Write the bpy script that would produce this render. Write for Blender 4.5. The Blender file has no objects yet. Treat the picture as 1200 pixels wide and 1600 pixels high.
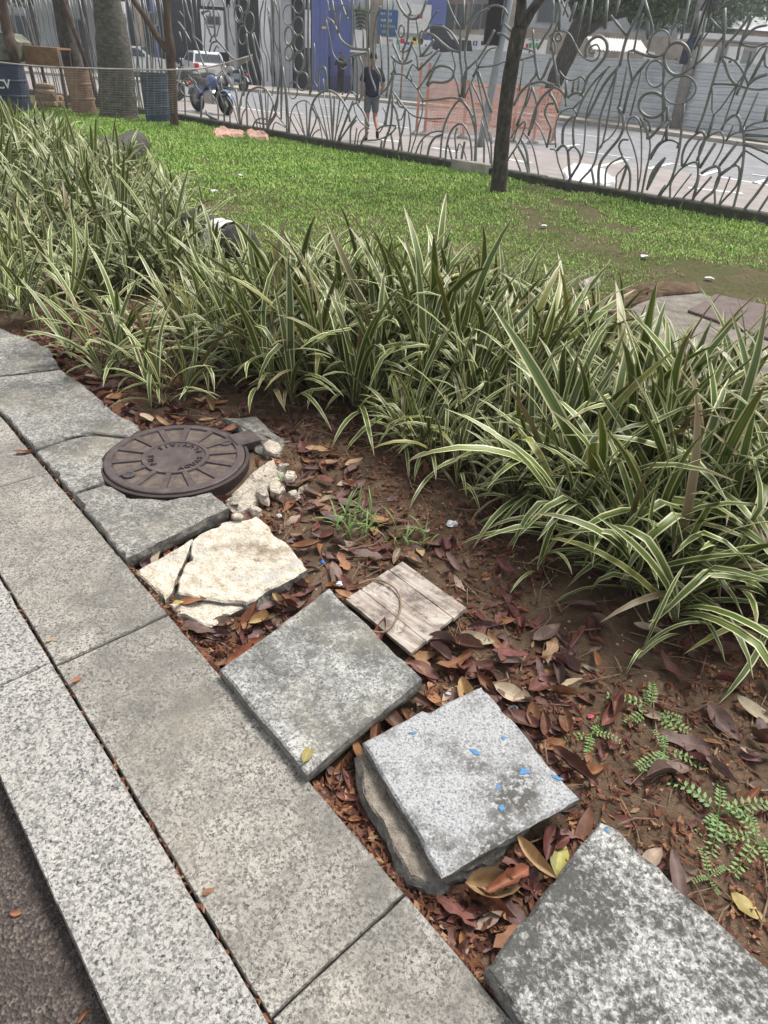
import bpy, math, random
import numpy as np
from mathutils import Matrix, Vector
random.seed(7); RNG = np.random.default_rng(7)
R = math.radians
S = bpy.context.scene
COL = S.collection

# ------------------------------------------------------------ camera
FPX, PITCH, ROLL, CAMH = 1020.0, R(34.5), R(4.2), 1.5
fwd = np.array([0, math.cos(PITCH), -math.sin(PITCH)])
up0 = np.array([0, math.sin(PITCH), math.cos(PITCH)])
rt0 = np.array([1.0, 0, 0])
cr, sr = math.cos(ROLL), math.sin(ROLL)
cam = bpy.data.cameras.new('camera')
cam.sensor_fit = 'VERTICAL'; cam.sensor_height = 36; cam.lens = FPX / 1600 * 36
cam.clip_start = 0.02; cam.clip_end = 600
camo = bpy.data.objects.new('camera', cam); COL.objects.link(camo)
rv = cr * rt0 + sr * up0; uv_ = -sr * rt0 + cr * up0
camo.matrix_world = Matrix(((rv[0], uv_[0], -fwd[0], 0), (rv[1], uv_[1], -fwd[1], 0), (rv[2], uv_[2], -fwd[2], CAMH), (0, 0, 0, 1)))
S.camera = camo

# ------------------------------------------------------------ sky, sun, exposure
SUN_EL, SUN_AZ = R(60), R(48)      # azimuth clockwise from +Y
w = bpy.data.worlds.new('World'); S.world = w; w.use_nodes = True
nt = w.node_tree; nt.nodes.clear()
sky = nt.nodes.new('ShaderNodeTexSky'); sky.sky_type = 'NISHITA'; sky.sun_disc = False
sky.sun_elevation = SUN_EL; sky.sun_rotation = SUN_AZ; sky.air_density = 1.0; sky.dust_density = 3.0; sky.ozone_density = 1.0
hs = nt.nodes.new('ShaderNodeHueSaturation'); hs.inputs['Saturation'].default_value = 0.22
bg = nt.nodes.new('ShaderNodeBackground'); bg.inputs['Strength'].default_value = 0.12
wo = nt.nodes.new('ShaderNodeOutputWorld')
nt.links.new(sky.outputs[0], hs.inputs['Color']); nt.links.new(hs.outputs[0], bg.inputs[0]); nt.links.new(bg.outputs[0], wo.inputs[0])
sl = bpy.data.lights.new('sun', 'SUN'); sl.energy = 2.1; sl.angle = R(20); sl.color = (1, 0.96, 0.9)
so = bpy.data.objects.new('sun', sl); COL.objects.link(so)
sd = Vector((math.sin(SUN_AZ) * math.cos(SUN_EL), math.cos(SUN_AZ) * math.cos(SUN_EL), math.sin(SUN_EL)))
so.rotation_euler = sd.to_track_quat('Z', 'Y').to_euler()
S.view_settings.view_transform = 'Standard'; S.view_settings.look = 'None'
S.view_settings.exposure = 0.80; S.view_settings.gamma = 1

# ------------------------------------------------------------ helpers
def ray(x, y):
    dx, dy = x - 600, y - 800
    return fwd * FPX + rt0 * (dx * cr + dy * sr) - up0 * (-dx * sr + dy * cr)
def g(x, y, z=0.0):
    v = ray(x, y); t = (z - CAMH) / v[2]
    return np.array([t * v[0], t * v[1], z])
def onplane(x, y, p, n):
    v = ray(x, y); o = np.array([0, 0, CAMH])
    return o + v * (((p - o) @ n) / (v @ n))
def atY(x, y, Y):
    v = ray(x, y); t = Y / v[1]
    return np.array([t * v[0], Y, CAMH + t * v[2]])

def vnoise(x, y, seed=0):
    x = np.asarray(x, float); y = np.asarray(y, float)
    xi = np.floor(x).astype(np.int64); yi = np.floor(y).astype(np.int64)
    fx = x - xi; fy = y - yi
    fx = fx * fx * (3 - 2 * fx); fy = fy * fy * (3 - 2 * fy)
    def h(a, b):
        n = (a * 374761393 + b * 668265263 + seed * 974634541) & 0xffffffff
        n = ((n ^ (n >> 13)) * 1274126177) & 0xffffffff
        return ((n ^ (n >> 16)) & 0xffff) / 65535.0
    return (h(xi, yi) * (1 - fx) + h(xi + 1, yi) * fx) * (1 - fy) + (h(xi, yi + 1) * (1 - fx) + h(xi + 1, yi + 1) * fx) * fy
def fbm(x, y, seed=0, o=4):
    s = 0; a = 0.5
    for k in range(o):
        s = s + a * vnoise(x * 2 ** k, y * 2 ** k, seed + k); a *= 0.5
    return s
def inpoly(x, y, poly):
    x = np.asarray(x, float); y = np.asarray(y, float)
    c = np.zeros(x.shape, bool); n = len(poly); j = n - 1
    for i in range(n):
        xi, yi = poly[i][0], poly[i][1]; xj, yj = poly[j][0], poly[j][1]
        c ^= ((yi > y) != (yj > y)) & (x < (xj - xi) * (y - yi) / (yj - yi + 1e-12) + xi)
        j = i
    return c

class MB:
    """collects geometry for one mesh"""
    def __init__(s): s.v = []; s.f = []; s.u = []; s.m = []
    def add(s, vs, fs, uv=None, mi=0):
        b = len(s.v); s.v += [tuple(p) for p in vs]
        for f in fs:
            s.f.append([i + b for i in f]); s.m.append(mi)
            s.u.append([uv[i] for i in f] if uv is not None else [(0, 0)] * len(f))
        return s
    def box(s, lo, hi, mi=0, M=None, bev=0.0):
        x0, y0, z0 = lo; x1, y1, z1 = hi
        if bev <= 0:
            vs = [(x0,y0,z0),(x1,y0,z0),(x1,y1,z0),(x0,y1,z0),(x0,y0,z1),(x1,y0,z1),(x1,y1,z1),(x0,y1,z1)]
            fs = [(0,3,2,1),(4,5,6,7),(0,1,5,4),(1,2,6,5),(2,3,7,6),(3,0,4,7)]
        else:
            b = bev; vs = []
            for z, i in ((z0, 0), (z1 - b, 0), (z1, b)):
                vs += [(x0+i,y0+i,z),(x1-i,y0+i,z),(x1-i,y1-i,z),(x0+i,y1-i,z)]
            fs = [(3,2,1,0),(8,9,10,11)]
            for k in (0, 4):
                for i in range(4): fs.append((k+i, k+(i+1)%4, k+4+(i+1)%4, k+4+i))
        if M is not None: vs = [tuple(M @ Vector(p)) for p in vs]
        return s.add(vs, fs, None, mi)
    def tube(s, pts, r, n=6, mi=0, cap=True, flat=1.0):
        pts = [np.array(p, float) for p in pts]
        if np.isscalar(r): r = [r] * len(pts)
        vs = []; fs = []; uv = []; nrm = None; L = 0
        for i, p in enumerate(pts):
            a = pts[max(i-1, 0)]; b = pts[min(i+1, len(pts)-1)]
            t = b - a; t = t / (np.linalg.norm(t) + 1e-12)
            if nrm is None:
                nrm = np.cross(t, [0, 0, 1.0]) if abs(t[2]) < 0.9 else np.cross(t, [0, 1.0, 0])
            nrm = nrm - t * (nrm @ t); nrm /= np.linalg.norm(nrm) + 1e-12
            bi = np.cross(t, nrm)
            if i: L += np.linalg.norm(p - pts[i-1])
            for k in range(n):
                an = 2 * math.pi * k / n
                vs.append(p + r[i] * (math.cos(an) * nrm * flat + math.sin(an) * bi)); uv.append((k / n, L))
        for i in range(len(pts) - 1):
            for k in range(n):
                fs.append((i*n+k, i*n+(k+1)%n, (i+1)*n+(k+1)%n, (i+1)*n+k))
        if cap:
            fs.append(tuple(range(n-1, -1, -1))); fs.append(tuple(range((len(pts)-1)*n, len(pts)*n)))
        return s.add(vs, fs, uv, mi)
    def lathe(s, prof, n=24, mi=0, c=(0, 0, 0), M=None, cap=True):
        vs = []; fs = []
        for (r, z) in prof:
            for k in range(n):
                a = 2 * math.pi * k / n; vs.append((c[0] + r * math.cos(a), c[1] + r * math.sin(a), c[2] + z))
        for i in range(len(prof) - 1):
            for k in range(n): fs.append((i*n+k, i*n+(k+1)%n, (i+1)*n+(k+1)%n, (i+1)*n+k))
        if cap:
            fs.append(tuple(range(n-1, -1, -1))); fs.append(tuple(range((len(prof)-1)*n, len(prof)*n)))
        if M is not None: vs = [tuple(M @ Vector(p)) for p in vs]
        return s.add(vs, fs, None, mi)
    def mesh(s, name, mats, smooth=False, origin=(0, 0, 0)):
        me = bpy.data.meshes.new(name)
        v = np.array(s.v, float).reshape(-1, 3) - np.array(origin, float)
        me.from_pydata(v.tolist(), [], s.f)
        ul = me.uv_layers.new(name='UVMap')
        ul.data.foreach_set('uv', np.array([c for f in s.u for c in f], 'f').ravel())
        for m in (mats if isinstance(mats, (list, tuple)) else [mats]): me.materials.append(m)
        me.polygons.foreach_set('material_index', s.m)
        if smooth: me.polygons.foreach_set('use_smooth', [True] * len(me.polygons))
        me.update()
        return me

def tag(o, label=None, cat=None, group=None, kind=None):
    if label: o['label'] = label
    if cat: o['category'] = cat
    if group: o['group'] = group
    if kind: o['kind'] = kind
    return o
def obj(name, me, parent=None, loc=(0, 0, 0), **k):
    o = bpy.data.objects.new(name, me); COL.objects.link(o)
    o.location = loc
    if parent is not None: o.parent = parent
    return tag(o, **k)
def thing(name, loc, label, cat, group=None):
    o = bpy.data.objects.new(name, None); COL.objects.link(o); o.empty_display_size = 0.1
    o.location = [float(c) for c in loc]
    return tag(o, label, cat, group)
def part(name, mb, mat, parent, smooth=False, **k):
    """mb in world coordinates, parented to an empty that only translates (or to a part of it)"""
    org = parent.location if parent else (0, 0, 0)
    if parent and parent.parent: org = Vector(org) + parent.parent.location
    return obj(name, mb.mesh(name, mat, smooth, tuple(org)), parent, **k)
def single(name, mb, mat, base, label, cat, group=None, smooth=False, kind=None):
    return obj(name, mb.mesh(name, mat, smooth, tuple(base)), None, [float(c) for c in base], label=label, cat=cat, group=group, kind=kind)
def nmesh(name, v, f, mat, uv=None, smooth=False):
    """numpy fast mesh: v (n,3), f (m,k)"""
    me = bpy.data.meshes.new(name); n, k = f.shape
    me.vertices.add(len(v)); me.vertices.foreach_set('co', np.asarray(v, 'f').ravel())
    me.loops.add(n * k); me.loops.foreach_set('vertex_index', np.asarray(f, 'i').ravel())
    me.polygons.add(n); me.polygons.foreach_set('loop_start', np.arange(0, n * k, k, dtype='i'))
    me.polygons.foreach_set('loop_total', np.full(n, k, 'i'))
    if uv is not None:
        ul = me.uv_layers.new(name='UVMap'); ul.data.foreach_set('uv', np.asarray(uv, 'f')[np.asarray(f).ravel()].ravel())
    if smooth: me.polygons.foreach_set('use_smooth', [True] * n)
    me.materials.append(mat); me.update(calc_edges=True); me.validate()
    return me
def catmull(P, sub=4):
    P = [np.array(p, float) for p in P]
    if len(P) < 3: return P
    Q = [2 * P[0] - P[1]] + P + [2 * P[-1] - P[-2]]
    out = []
    for i in range(1, len(Q) - 2):
        a, b, c, d = Q[i-1], Q[i], Q[i+1], Q[i+2]
        for k in range(sub):
            t = k / sub
            out.append(0.5 * (2*b + (c-a)*t + (2*a-5*b+4*c-d)*t*t + (3*b-a-3*c+d)*t**3))
    out.append(P[-1])
    return out

# ------------------------------------------------------------ materials
class NT:
    def __init__(s, name, rough=0.8, spec=0.3):
        s.mat = bpy.data.materials.new(name); s.mat.use_nodes = True
        s.t = s.mat.node_tree; s.b = s.t.nodes['Principled BSDF']
        s.b.inputs['Roughness'].default_value = rough; s.b.inputs['Specular IOR Level'].default_value = spec
        s.pos = s.t.nodes.new('ShaderNodeNewGeometry').outputs['Position']
    def n(s, t, **k):
        o = s.t.nodes.new(t)
        for a, b in k.items(): setattr(o, a, b)
        return o
    def l(s, a, b): s.t.links.new(a, b)
    def noise(s, scale, detail=3, rough=0.55, vec=None, dist=0.0):
        o = s.n('ShaderNodeTexNoise'); o.inputs['Scale'].default_value = scale; o.inputs['Detail'].default_value = detail
        o.inputs['Roughness'].default_value = rough; o.inputs['Distortion'].default_value = dist
        s.l(vec if vec is not None else s.pos, o.inputs['Vector']); return o.outputs['Fac']
    def voro(s, scale, out='Color', feat='F1', vec=None):
        o = s.n('ShaderNodeTexVoronoi', feature=feat); o.inputs['Scale'].default_value = scale
        s.l(vec if vec is not None else s.pos, o.inputs['Vector']); return o.outputs[out]
    def ramp(s, fac, stops, interp='LINEAR'):
        o = s.n('ShaderNodeValToRGB'); o.color_ramp.interpolation = interp
        e = o.color_ramp.elements
        while len(e) < len(stops): e.new(0.5)
        for q, (p, c) in zip(e, stops):
            q.position = p; q.color = (*(c if isinstance(c, (tuple, list)) else (c, c, c)), 1)
        s.l(fac, o.inputs[0]); return o.outputs[0]
    def mix(s, fac, a, b, mode='MIX'):
        o = s.n('ShaderNodeMix', data_type='RGBA', blend_type=mode)
        for sock, v in ((o.inputs[0], fac), (o.inputs[6], a), (o.inputs[7], b)):
            if isinstance(v, (int, float)): sock.default_value = v
            elif isinstance(v, (tuple, list)): sock.default_value = (*v, 1)
            else: s.l(v, sock)
        return o.outputs[2]
    def math(s, op, a, b=0.0):
        o = s.n('ShaderNodeMath', operation=op)
        for i, v in enumerate((a, b)):
            if isinstance(v, (int, float)): o.inputs[i].default_value = v
            else: s.l(v, o.inputs[i])
        return o.outputs[0]
    def uv(s):
        o = s.n('ShaderNodeUVMap'); x = s.n('ShaderNodeSeparateXYZ'); s.l(o.outputs[0], x.inputs[0])
        return o.outputs[0], x.outputs[0], x.outputs[1]
    def rnd(s): return s.n('ShaderNodeObjectInfo').outputs['Random']
    def col(s, c):
        if isinstance(c, (tuple, list)): s.b.inputs['Base Color'].default_value = (*c, 1)
        else: s.l(c, s.b.inputs['Base Color'])
        return s
    def bump(s, h, strength=0.4, dist=0.01):
        o = s.n('ShaderNodeBump'); o.inputs['Strength'].default_value = strength; o.inputs['Distance'].default_value = dist
        s.l(h, o.inputs['Height']); s.l(o.outputs[0], s.b.inputs['Normal']); return s

def simple(name, c, rough=0.7, var=0.25, scale=8, bump=0.2, bd=0.005, metal=0, spec=0.3):
    m = NT(name, rough, spec)
    a = tuple(x * (1 - var) for x in c); b = tuple(min(1, x * (1 + var)) for x in c)
    f = m.noise(scale, 5, 0.65)
    m.col(m.ramp(f, [(0.3, a), (0.7, b)])); m.b.inputs['Metallic'].default_value = metal
    if bump: m.bump(m.noise(scale * 6, 3), bump, bd)
    return m.mat

def granite(name, lo, mid, hi, scale, stain, stain_c, stain_scale=2.2, cut=(0.42, 0.62), warm=None, mott=30, mw=0.4):
    """speckled stone: crisp mineral grains, blotches of dirt or lichen with ragged edges"""
    m = NT(name, 0.78, 0.25)
    f = m.noise(scale, 2, 0.5, dist=0.8)
    base = m.ramp(f, [(0.37, lo), (0.43, mid), (0.52, hi), (0.66, tuple(min(1, x * 1.15) for x in hi))])
    wob = m.n('ShaderNodeTexNoise'); wob.inputs['Scale'].default_value = scale * 1.2; m.l(m.pos, wob.inputs['Vector'])
    sc_ = m.n('ShaderNodeVectorMath', operation='SCALE'); sc_.inputs['Scale'].default_value = 0.012; m.l(wob.outputs['Color'], sc_.inputs[0])
    ad = m.n('ShaderNodeVectorMath', operation='ADD'); m.l(m.pos, ad.inputs[0]); m.l(sc_.outputs[0], ad.inputs[1])
    v = m.n('ShaderNodeSeparateColor'); m.l(m.voro(scale * 1.25, vec=ad.outputs[0]), v.inputs[0])
    base = m.mix(0.62, base, m.ramp(v.outputs[0], [(0.0, lo), (0.17, tuple((p + q) / 2 for p, q in zip(lo, mid))), (0.30, mid), (0.48, hi), (0.82, tuple(min(1, x * 1.12) for x in hi))], 'CONSTANT'))
    base = m.mix(m.ramp(m.noise(scale * 2.4, 2), [(0.62, 0.0), (0.66, 0.75)]), base, lo)
    big = m.noise(stain_scale, 6, 0.65); mt = m.noise(mott, 5, 0.7, dist=0.5)
    s = m.math('ADD', m.math('MULTIPLY', big, 1 - mw), m.math('MULTIPLY', mt, mw))
    k = m.math('MULTIPLY', m.ramp(s, [(cut[0], 0.0), (cut[1], 1.0)]), stain)
    c = m.mix(k, base, stain_c)
    if warm:
        c = m.mix(m.ramp(m.noise(3.3, 5, 0.6), [(0.5, 0.0), (0.72, warm[0])]), c, warm[1])
    m.col(c); m.bump(m.mix(0.5, f, m.noise(scale * 2.5, 2)), 0.5, 0.004)
    return m.mat

M = {}
M['kerb'] = granite('kerb_granite', (0.035, 0.037, 0.042), (0.215, 0.21, 0.20), (0.425, 0.408, 0.375), 135, 0.5, (0.20, 0.19, 0.17), 1.8, (0.44, 0.66), (0.25, (0.42, 0.36, 0.27)), 14, 0.3)
M['pave'] = granite('paving_granite', (0.035, 0.033, 0.03), (0.216, 0.202, 0.18), (0.41, 0.386, 0.34), 150, 0.85, (0.135, 0.127, 0.113), 2.1, (0.42, 0.60), (0.28, (0.40, 0.35, 0.27)), 11, 0.35)
M['slab_dark'] = granite('weathered_stone', (0.05, 0.05, 0.046), (0.215, 0.21, 0.195), (0.40, 0.388, 0.355), 120, 0.8, (0.088, 0.085, 0.077), 3.2, (0.43, 0.58), (0.35, (0.38, 0.34, 0.255)), 34, 0.5)
M['slab_a'] = granite('grey_stone', (0.075, 0.076, 0.072), (0.275, 0.275, 0.26), (0.47, 0.468, 0.44), 150, 0.85, (0.085, 0.082, 0.074), 4.4, (0.43, 0.57), (0.4, (0.44, 0.40, 0.29)), 42, 0.4)
M['slab_c'] = granite('lichen_stone', (0.07, 0.07, 0.066), (0.29, 0.288, 0.275), (0.48, 0.475, 0.45), 130, 0.92, (0.055, 0.053, 0.045), 4.0, (0.425, 0.525), None, 62, 0.48)
def slab_b_mat():
    m = NT('pale_stone', 0.75, 0.25)
    f = m.noise(175, 3, 0.6, dist=0.5)
    base = m.ramp(f, [(0.34, (0.14, 0.145, 0.148)), (0.46, (0.31, 0.315, 0.318)), (0.62, (0.44, 0.442, 0.44))])
    st = m.ramp(m.noise(4.2, 7, 0.72), [(0.47, 0.0), (0.60, 1.0)])
    fine = m.ramp(m.noise(60, 4, 0.7), [(0.40, 0.0), (0.50, 1.0)])
    m.col(m.mix(m.math('MULTIPLY', st, fine), base, (0.09, 0.085, 0.075)))
    m.bump(f, 0.4, 0.003); return m.mat
M['slab_b'] = slab_b_mat()
def broken_mat():
    m = NT('cream_mortar_face', 0.9, 0.15)
    f = m.noise(26, 6, 0.7)
    c = m.ramp(f, [(0.30, (0.22, 0.17, 0.11)), (0.40, (0.52, 0.45, 0.35)), (0.6, (0.70, 0.65, 0.55))])
    c = m.mix(m.ramp(m.noise(6, 5, 0.6), [(0.54, 0.0), (0.68, 0.85)]), c, (0.20, 0.14, 0.09))
    c = m.mix(m.ramp(m.noise(150, 2), [(0.62, 0.0), (0.7, 0.6)]), c, (0.12, 0.08, 0.05))
    c = m.mix(m.ramp(m.noise(3.4, 4, 0.6, dist=1.0), [(0.56, 0.0), (0.66, 0.6)]), c, (0.42, 0.42, 0.40))
    m.col(c); m.bump(m.mix(0.5, f, m.noise(90, 4)), 1.0, 0.02); return m.mat
M['cream'] = broken_mat()
def rock_side():
    m = NT('broken_stone_side', 0.9, 0.2)
    f = m.noise(34, 6, 0.7)
    m.col(m.ramp(f, [(0.3, (0.09, 0.085, 0.075)), (0.55, (0.26, 0.25, 0.22)), (0.75, (0.40, 0.38, 0.33))]))
    m.bump(m.noise(50, 6, 0.7), 0.9, 0.012); return m.mat
M['side'] = rock_side()
def asphalt():
    m = NT('brown_asphalt', 0.85, 0.3)
    v = m.voro(170); d = m.voro(170, 'Distance')
    c = m.ramp(v, [(0.1, (0.035, 0.029, 0.027)), (0.6, (0.10, 0.080, 0.070)), (0.95, (0.21, 0.175, 0.15))])
    c = m.mix(m.ramp(m.noise(12, 5, 0.6), [(0.35, 0.0), (0.7, 0.6)]), c, (0.06, 0.048, 0.043))
    m.col(c); m.bump(d, 0.9, 0.006); return m.mat
M['asphalt'] = asphalt()
M['wedge'] = simple('rough_brown_stone', (0.27, 0.235, 0.19), 0.95, 0.55, 22, 0.9, 0.015)
def soil():
    m = NT('soil', 0.95, 0.1)
    f = m.noise(7, 7, 0.7)
    c = m.ramp(f, [(0.3, (0.070, 0.047, 0.031)), (0.52, (0.15, 0.102, 0.067)), (0.72, (0.25, 0.178, 0.12))])
    c = m.mix(m.ramp(m.noise(90, 4, 0.7), [(0.55, 0.0), (0.7, 0.7)]), c, (0.055, 0.030, 0.022))
    c = m.mix(m.ramp(m.voro(160), [(0.9, 0.0), (0.96, 0.5)]), c, (0.30, 0.24, 0.17))
    m.col(c); m.bump(m.mix(0.5, m.noise(60, 6, 0.75), m.noise(240, 3)), 0.9, 0.012); return m.mat
M['soil'] = soil()
def lawnsoil():
    m = NT('lawn_earth', 0.95, 0.1)
    f = m.noise(1.6, 7, 0.7)
    c = m.ramp(f, [(0.35, (0.08, 0.105, 0.03)), (0.5, (0.105, 0.10, 0.045)), (0.68, (0.16, 0.125, 0.08))])
    c = m.mix(m.ramp(m.noise(22, 5, 0.7), [(0.5, 0.0), (0.7, 0.7)]), c, (0.06, 0.04, 0.026))
    m.col(c); m.bump(m.noise(25, 6, 0.75), 0.9, 0.03); return m.mat
M['lawnsoil'] = lawnsoil()
def strap_mat(name, green, green2, cream, dead=0.0):
    m = NT(name, 0.42, 0.45)
    uvv, u, v = m.uv(); r = m.rnd()
    e = m.math('ABSOLUTE', m.math('SUBTRACT', u, 0.5))              # 0 centre, .5 edge
    mp = m.n('ShaderNodeMapping'); mp.inputs['Scale'].default_value = (14, 0.5, 1); m.l(uvv, mp.inputs[0])
    ad = m.n('ShaderNodeVectorMath', operation='ADD'); m.l(mp.outputs[0], ad.inputs[0])
    cb = m.n('ShaderNodeCombineXYZ'); m.l(m.math('MULTIPLY', r, 37.0), cb.inputs[0]); m.l(m.math('MULTIPLY', r, 11.0), cb.inputs[1]); m.l(cb.outputs[0], ad.inputs[1])
    st = m.noise(1.0, 2, 0.5, vec=ad.outputs[0])
    gc = m.mix(m.ramp(st, [(0.42, 0.0), (0.62, 1.0)]), green, green2)
    e2 = m.math('ADD', e, m.math('MULTIPLY', m.math('SUBTRACT', st, 0.5), 0.10))
    c = m.mix(m.ramp(e2, [(0.325, 0.0), (0.375, 1.0)]), gc, cream)
    c = m.mix(m.ramp(st, [(0.68, 0.0), (0.72, 0.8)]), c, cream)
    # per-leaf variation: a few yellowing, a few browned tips
    yel = m.ramp(r, [(0.90, 0.0), (0.96, 0.55)])
    c = m.mix(yel, c, (0.30, 0.27, 0.05))
    c = m.mix(m.ramp(m.math('FRACT', m.math('MULTIPLY', r, 29.0)), [(0.93, 0.0), (0.97, 0.85)]), c, (0.19, 0.135, 0.075))
    tip = m.math('MULTIPLY', m.ramp(v, [(0.80, 0.0), (0.98, 1.0)]), m.ramp(m.math('FRACT', m.math('MULTIPLY', r, 17.0)), [(0.62, 0.0), (0.75, 0.85)]))
    c = m.mix(tip, c, (0.16, 0.10, 0.05))
    c = m.mix(m.ramp(v, [(0.0, 0.55), (0.16, 0.0)]), c, (0.20, 0.17, 0.09))
    val = m.n('ShaderNodeHueSaturation'); m.l(c, val.inputs['Color'])
    m.l(m.math('ADD', m.math('MULTIPLY', m.math('FRACT', m.math('MULTIPLY', r, 7.3)), 0.5), 0.75), val.inputs['Value'])
    m.col(val.outputs[0]); m.bump(st, 0.25, 0.002)
    return m.mat
M['strap'] = strap_mat('striped_leaf', (0.062, 0.105, 0.020), (0.135, 0.185, 0.038), (0.64, 0.62, 0.345))
M['strap_far'] = strap_mat('striped_leaf_dense', (0.070, 0.112, 0.026), (0.145, 0.19, 0.046), (0.58, 0.57, 0.32))
M['drystem'] = simple('dry_sheath', (0.20, 0.15, 0.09), 0.8, 0.45, 30, 0.3)
def fallen_mat(name, a, b, vein):
    m = NT(name, 0.55, 0.35)
    uvv, u, v = m.uv(); r = m.rnd()
    e = m.math('ABSOLUTE', m.math('SUBTRACT', u, 0.5))
    f = m.noise(38, 5, 0.65)
    c = m.mix(m.ramp(f, [(0.35, 0.0), (0.65, 1.0)]), a, b)
    hsv = m.n('ShaderNodeHueSaturation'); m.l(c, hsv.inputs['Color'])
    pv = m.math('ADD', m.math('MULTIPLY', m.voro(9), 0.7), m.math('MULTIPLY', r, 0.5))
    m.l(m.math('ADD', pv, 0.45), hsv.inputs['Value'])
    m.l(m.math('ADD', m.math('MULTIPLY', m.math('FRACT', m.math('MULTIPLY', r, 9.7)), 0.035), 0.485), hsv.inputs['Hue'])
    wv = m.math('SINE', m.math('MULTIPLY', m.math('ADD', v, m.math('MULTIPLY', e, -0.5)), 75.0))
    vn = m.math('MAXIMUM', m.ramp(e, [(0.012, 1.0), (0.03, 0.0)]), m.ramp(wv, [(0.93, 0.0), (0.99, 0.35)]))
    m.col(m.mix(m.math('MULTIPLY', vn, 0.6), hsv.outputs[0], vein))
    m.bump(m.mix(0.5, vn, f), 0.35, 0.002)
    return m.mat
FM = [fallen_mat('fallen_leaf_maroon', (0.088, 0.031, 0.024), (0.16, 0.064, 0.047), (0.24, 0.125, 0.09)),
      fallen_mat('fallen_leaf_purple', (0.088, 0.050, 0.043), (0.15, 0.092, 0.078), (0.22, 0.15, 0.12)),
      fallen_mat('fallen_leaf_russet', (0.16, 0.066, 0.030), (0.26, 0.115, 0.055), (0.32, 0.19, 0.10)),
      fallen_mat('fallen_leaf_tan', (0.26, 0.155, 0.075), (0.38, 0.245, 0.13), (0.55, 0.40, 0.24)),
      fallen_mat('fallen_leaf_pale', (0.31, 0.235, 0.165), (0.43, 0.34, 0.25), (0.32, 0.22, 0.14)),
      fallen_mat('fallen_leaf_yellow', (0.27, 0.22, 0.06), (0.36, 0.30, 0.10), (0.5, 0.45, 0.2))]
FN = ['dark maroon', 'dull purple-brown', 'russet orange', 'tan', 'pale buff', 'yellowish']
def litter_mat():
    m = NT('leaf_crumbs', 0.8, 0.2)
    v = m.voro(55)
    m.col(m.ramp(v, [(0.1, (0.055, 0.022, 0.016)), (0.45, (0.12, 0.048, 0.030)), (0.7, (0.20, 0.085, 0.045)), (0.95, (0.33, 0.21, 0.12))])); return m.mat
M['litter'] = litter_mat()
M['twig'] = simple('dry_twig', (0.26, 0.18, 0.12), 0.85, 0.5, 20, 0.2)
def grass_mat(name, a, b, c3):
    m = NT(name, 0.55, 0.3)
    uvv, u, v = m.uv()
    f = m.noise(0.8, 5, 0.65)
    c = m.mix(m.ramp(f, [(0.35, 0.0), (0.65, 1.0)]), a, b)
    c = m.mix(m.ramp(m.noise(9, 4, 0.7), [(0.55, 0.0), (0.7, 0.7)]), c, c3)
    m.col(c); return m.mat
M['grass'] = grass_mat('lawn_grass', (0.21, 0.37, 0.06), (0.32, 0.49, 0.095), (0.39, 0.42, 0.13))
M['weed'] = simple('weed_green', (0.16, 0.26, 0.08), 0.6, 0.35, 40, 0.1)
M['weed2'] = simple('seedling_green', (0.15, 0.25, 0.085), 0.6, 0.3, 40, 0.1)
def iron():
    m = NT('cast_iron_rust', 0.62, 0.4)
    f = m.noise(18, 6, 0.7)
    c = m.ramp(f, [(0.3, (0.050, 0.038, 0.036)), (0.55, (0.092, 0.070, 0.066)), (0.75, (0.15, 0.112, 0.10))])
    m.col(c); m.bump(m.noise(160, 4), 0.4, 0.002); return m.mat
M['iron'] = iron()
M['irondirt'] = simple('dusty_iron', (0.125, 0.097, 0.082), 0.9, 0.4, 30, 0.5, 0.003)
M['irondark'] = simple('dark_iron', (0.05, 0.036, 0.034), 0.6, 0.3, 30, 0.2)
M['mortar'] = simple('pale_mortar', (0.50, 0.44, 0.36), 0.95, 0.5, 14, 0.9, 0.02)
def wood_board():
    m = NT('weathered_board', 0.9, 0.15)
    uvv, u, v = m.uv()
    mp = m.n('ShaderNodeMapping'); mp.inputs['Scale'].default_value = (5, 60, 1); m.l(uvv, mp.inputs[0])
    f = m.noise(1.0, 5, 0.65, vec=mp.outputs[0])
    c = m.ramp(f, [(0.3, (0.19, 0.15, 0.125)), (0.5, (0.38, 0.325, 0.28)), (0.7, (0.54, 0.49, 0.435))])
    c = m.mix(m.ramp(m.noise(14, 5, 0.7), [(0.48, 0.0), (0.60, 0.8)]), c, (0.13, 0.105, 0.09))
    c = m.mix(m.ramp(m.noise(9, 4, 0.7, dist=1), [(0.55, 0.0), (0.65, 0.7)]), c, (0.60, 0.55, 0.48))
    m.col(c); m.bump(f, 0.6, 0.004); return m.mat
M['board'] = wood_board()
M['metal'] = simple('galvanised_bar', (0.21, 0.215, 0.212), 0.5, 0.3, 6, 0.2, 0.003, metal=0.35, spec=0.5)
M['plinth'] = simple('mossy_concrete', (0.075, 0.075, 0.058), 0.95, 0.45, 5, 0.7, 0.02)
def bark(name, a, b, c3, sc=9, stretch=(1, 1, 0.35)):
    m = NT(name, 0.9, 0.15)
    mp = m.n('ShaderNodeMapping'); mp.inputs['Scale'].default_value = stretch; m.l(m.pos, mp.inputs[0])
    f = m.noise(sc, 7, 0.72, vec=mp.outputs[0])
    c = m.ramp(f, [(0.3, a), (0.55, b), (0.75, c3)])
    m.col(c); m.bump(m.noise(sc * 3, 6, 0.75, vec=mp.outputs[0]), 1.0, 0.03); return m.mat
M['bark'] = bark('rough_bark', (0.035, 0.030, 0.026), (0.105, 0.093, 0.08), (0.25, 0.22, 0.19), 16, (1, 1, 0.45))
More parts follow.
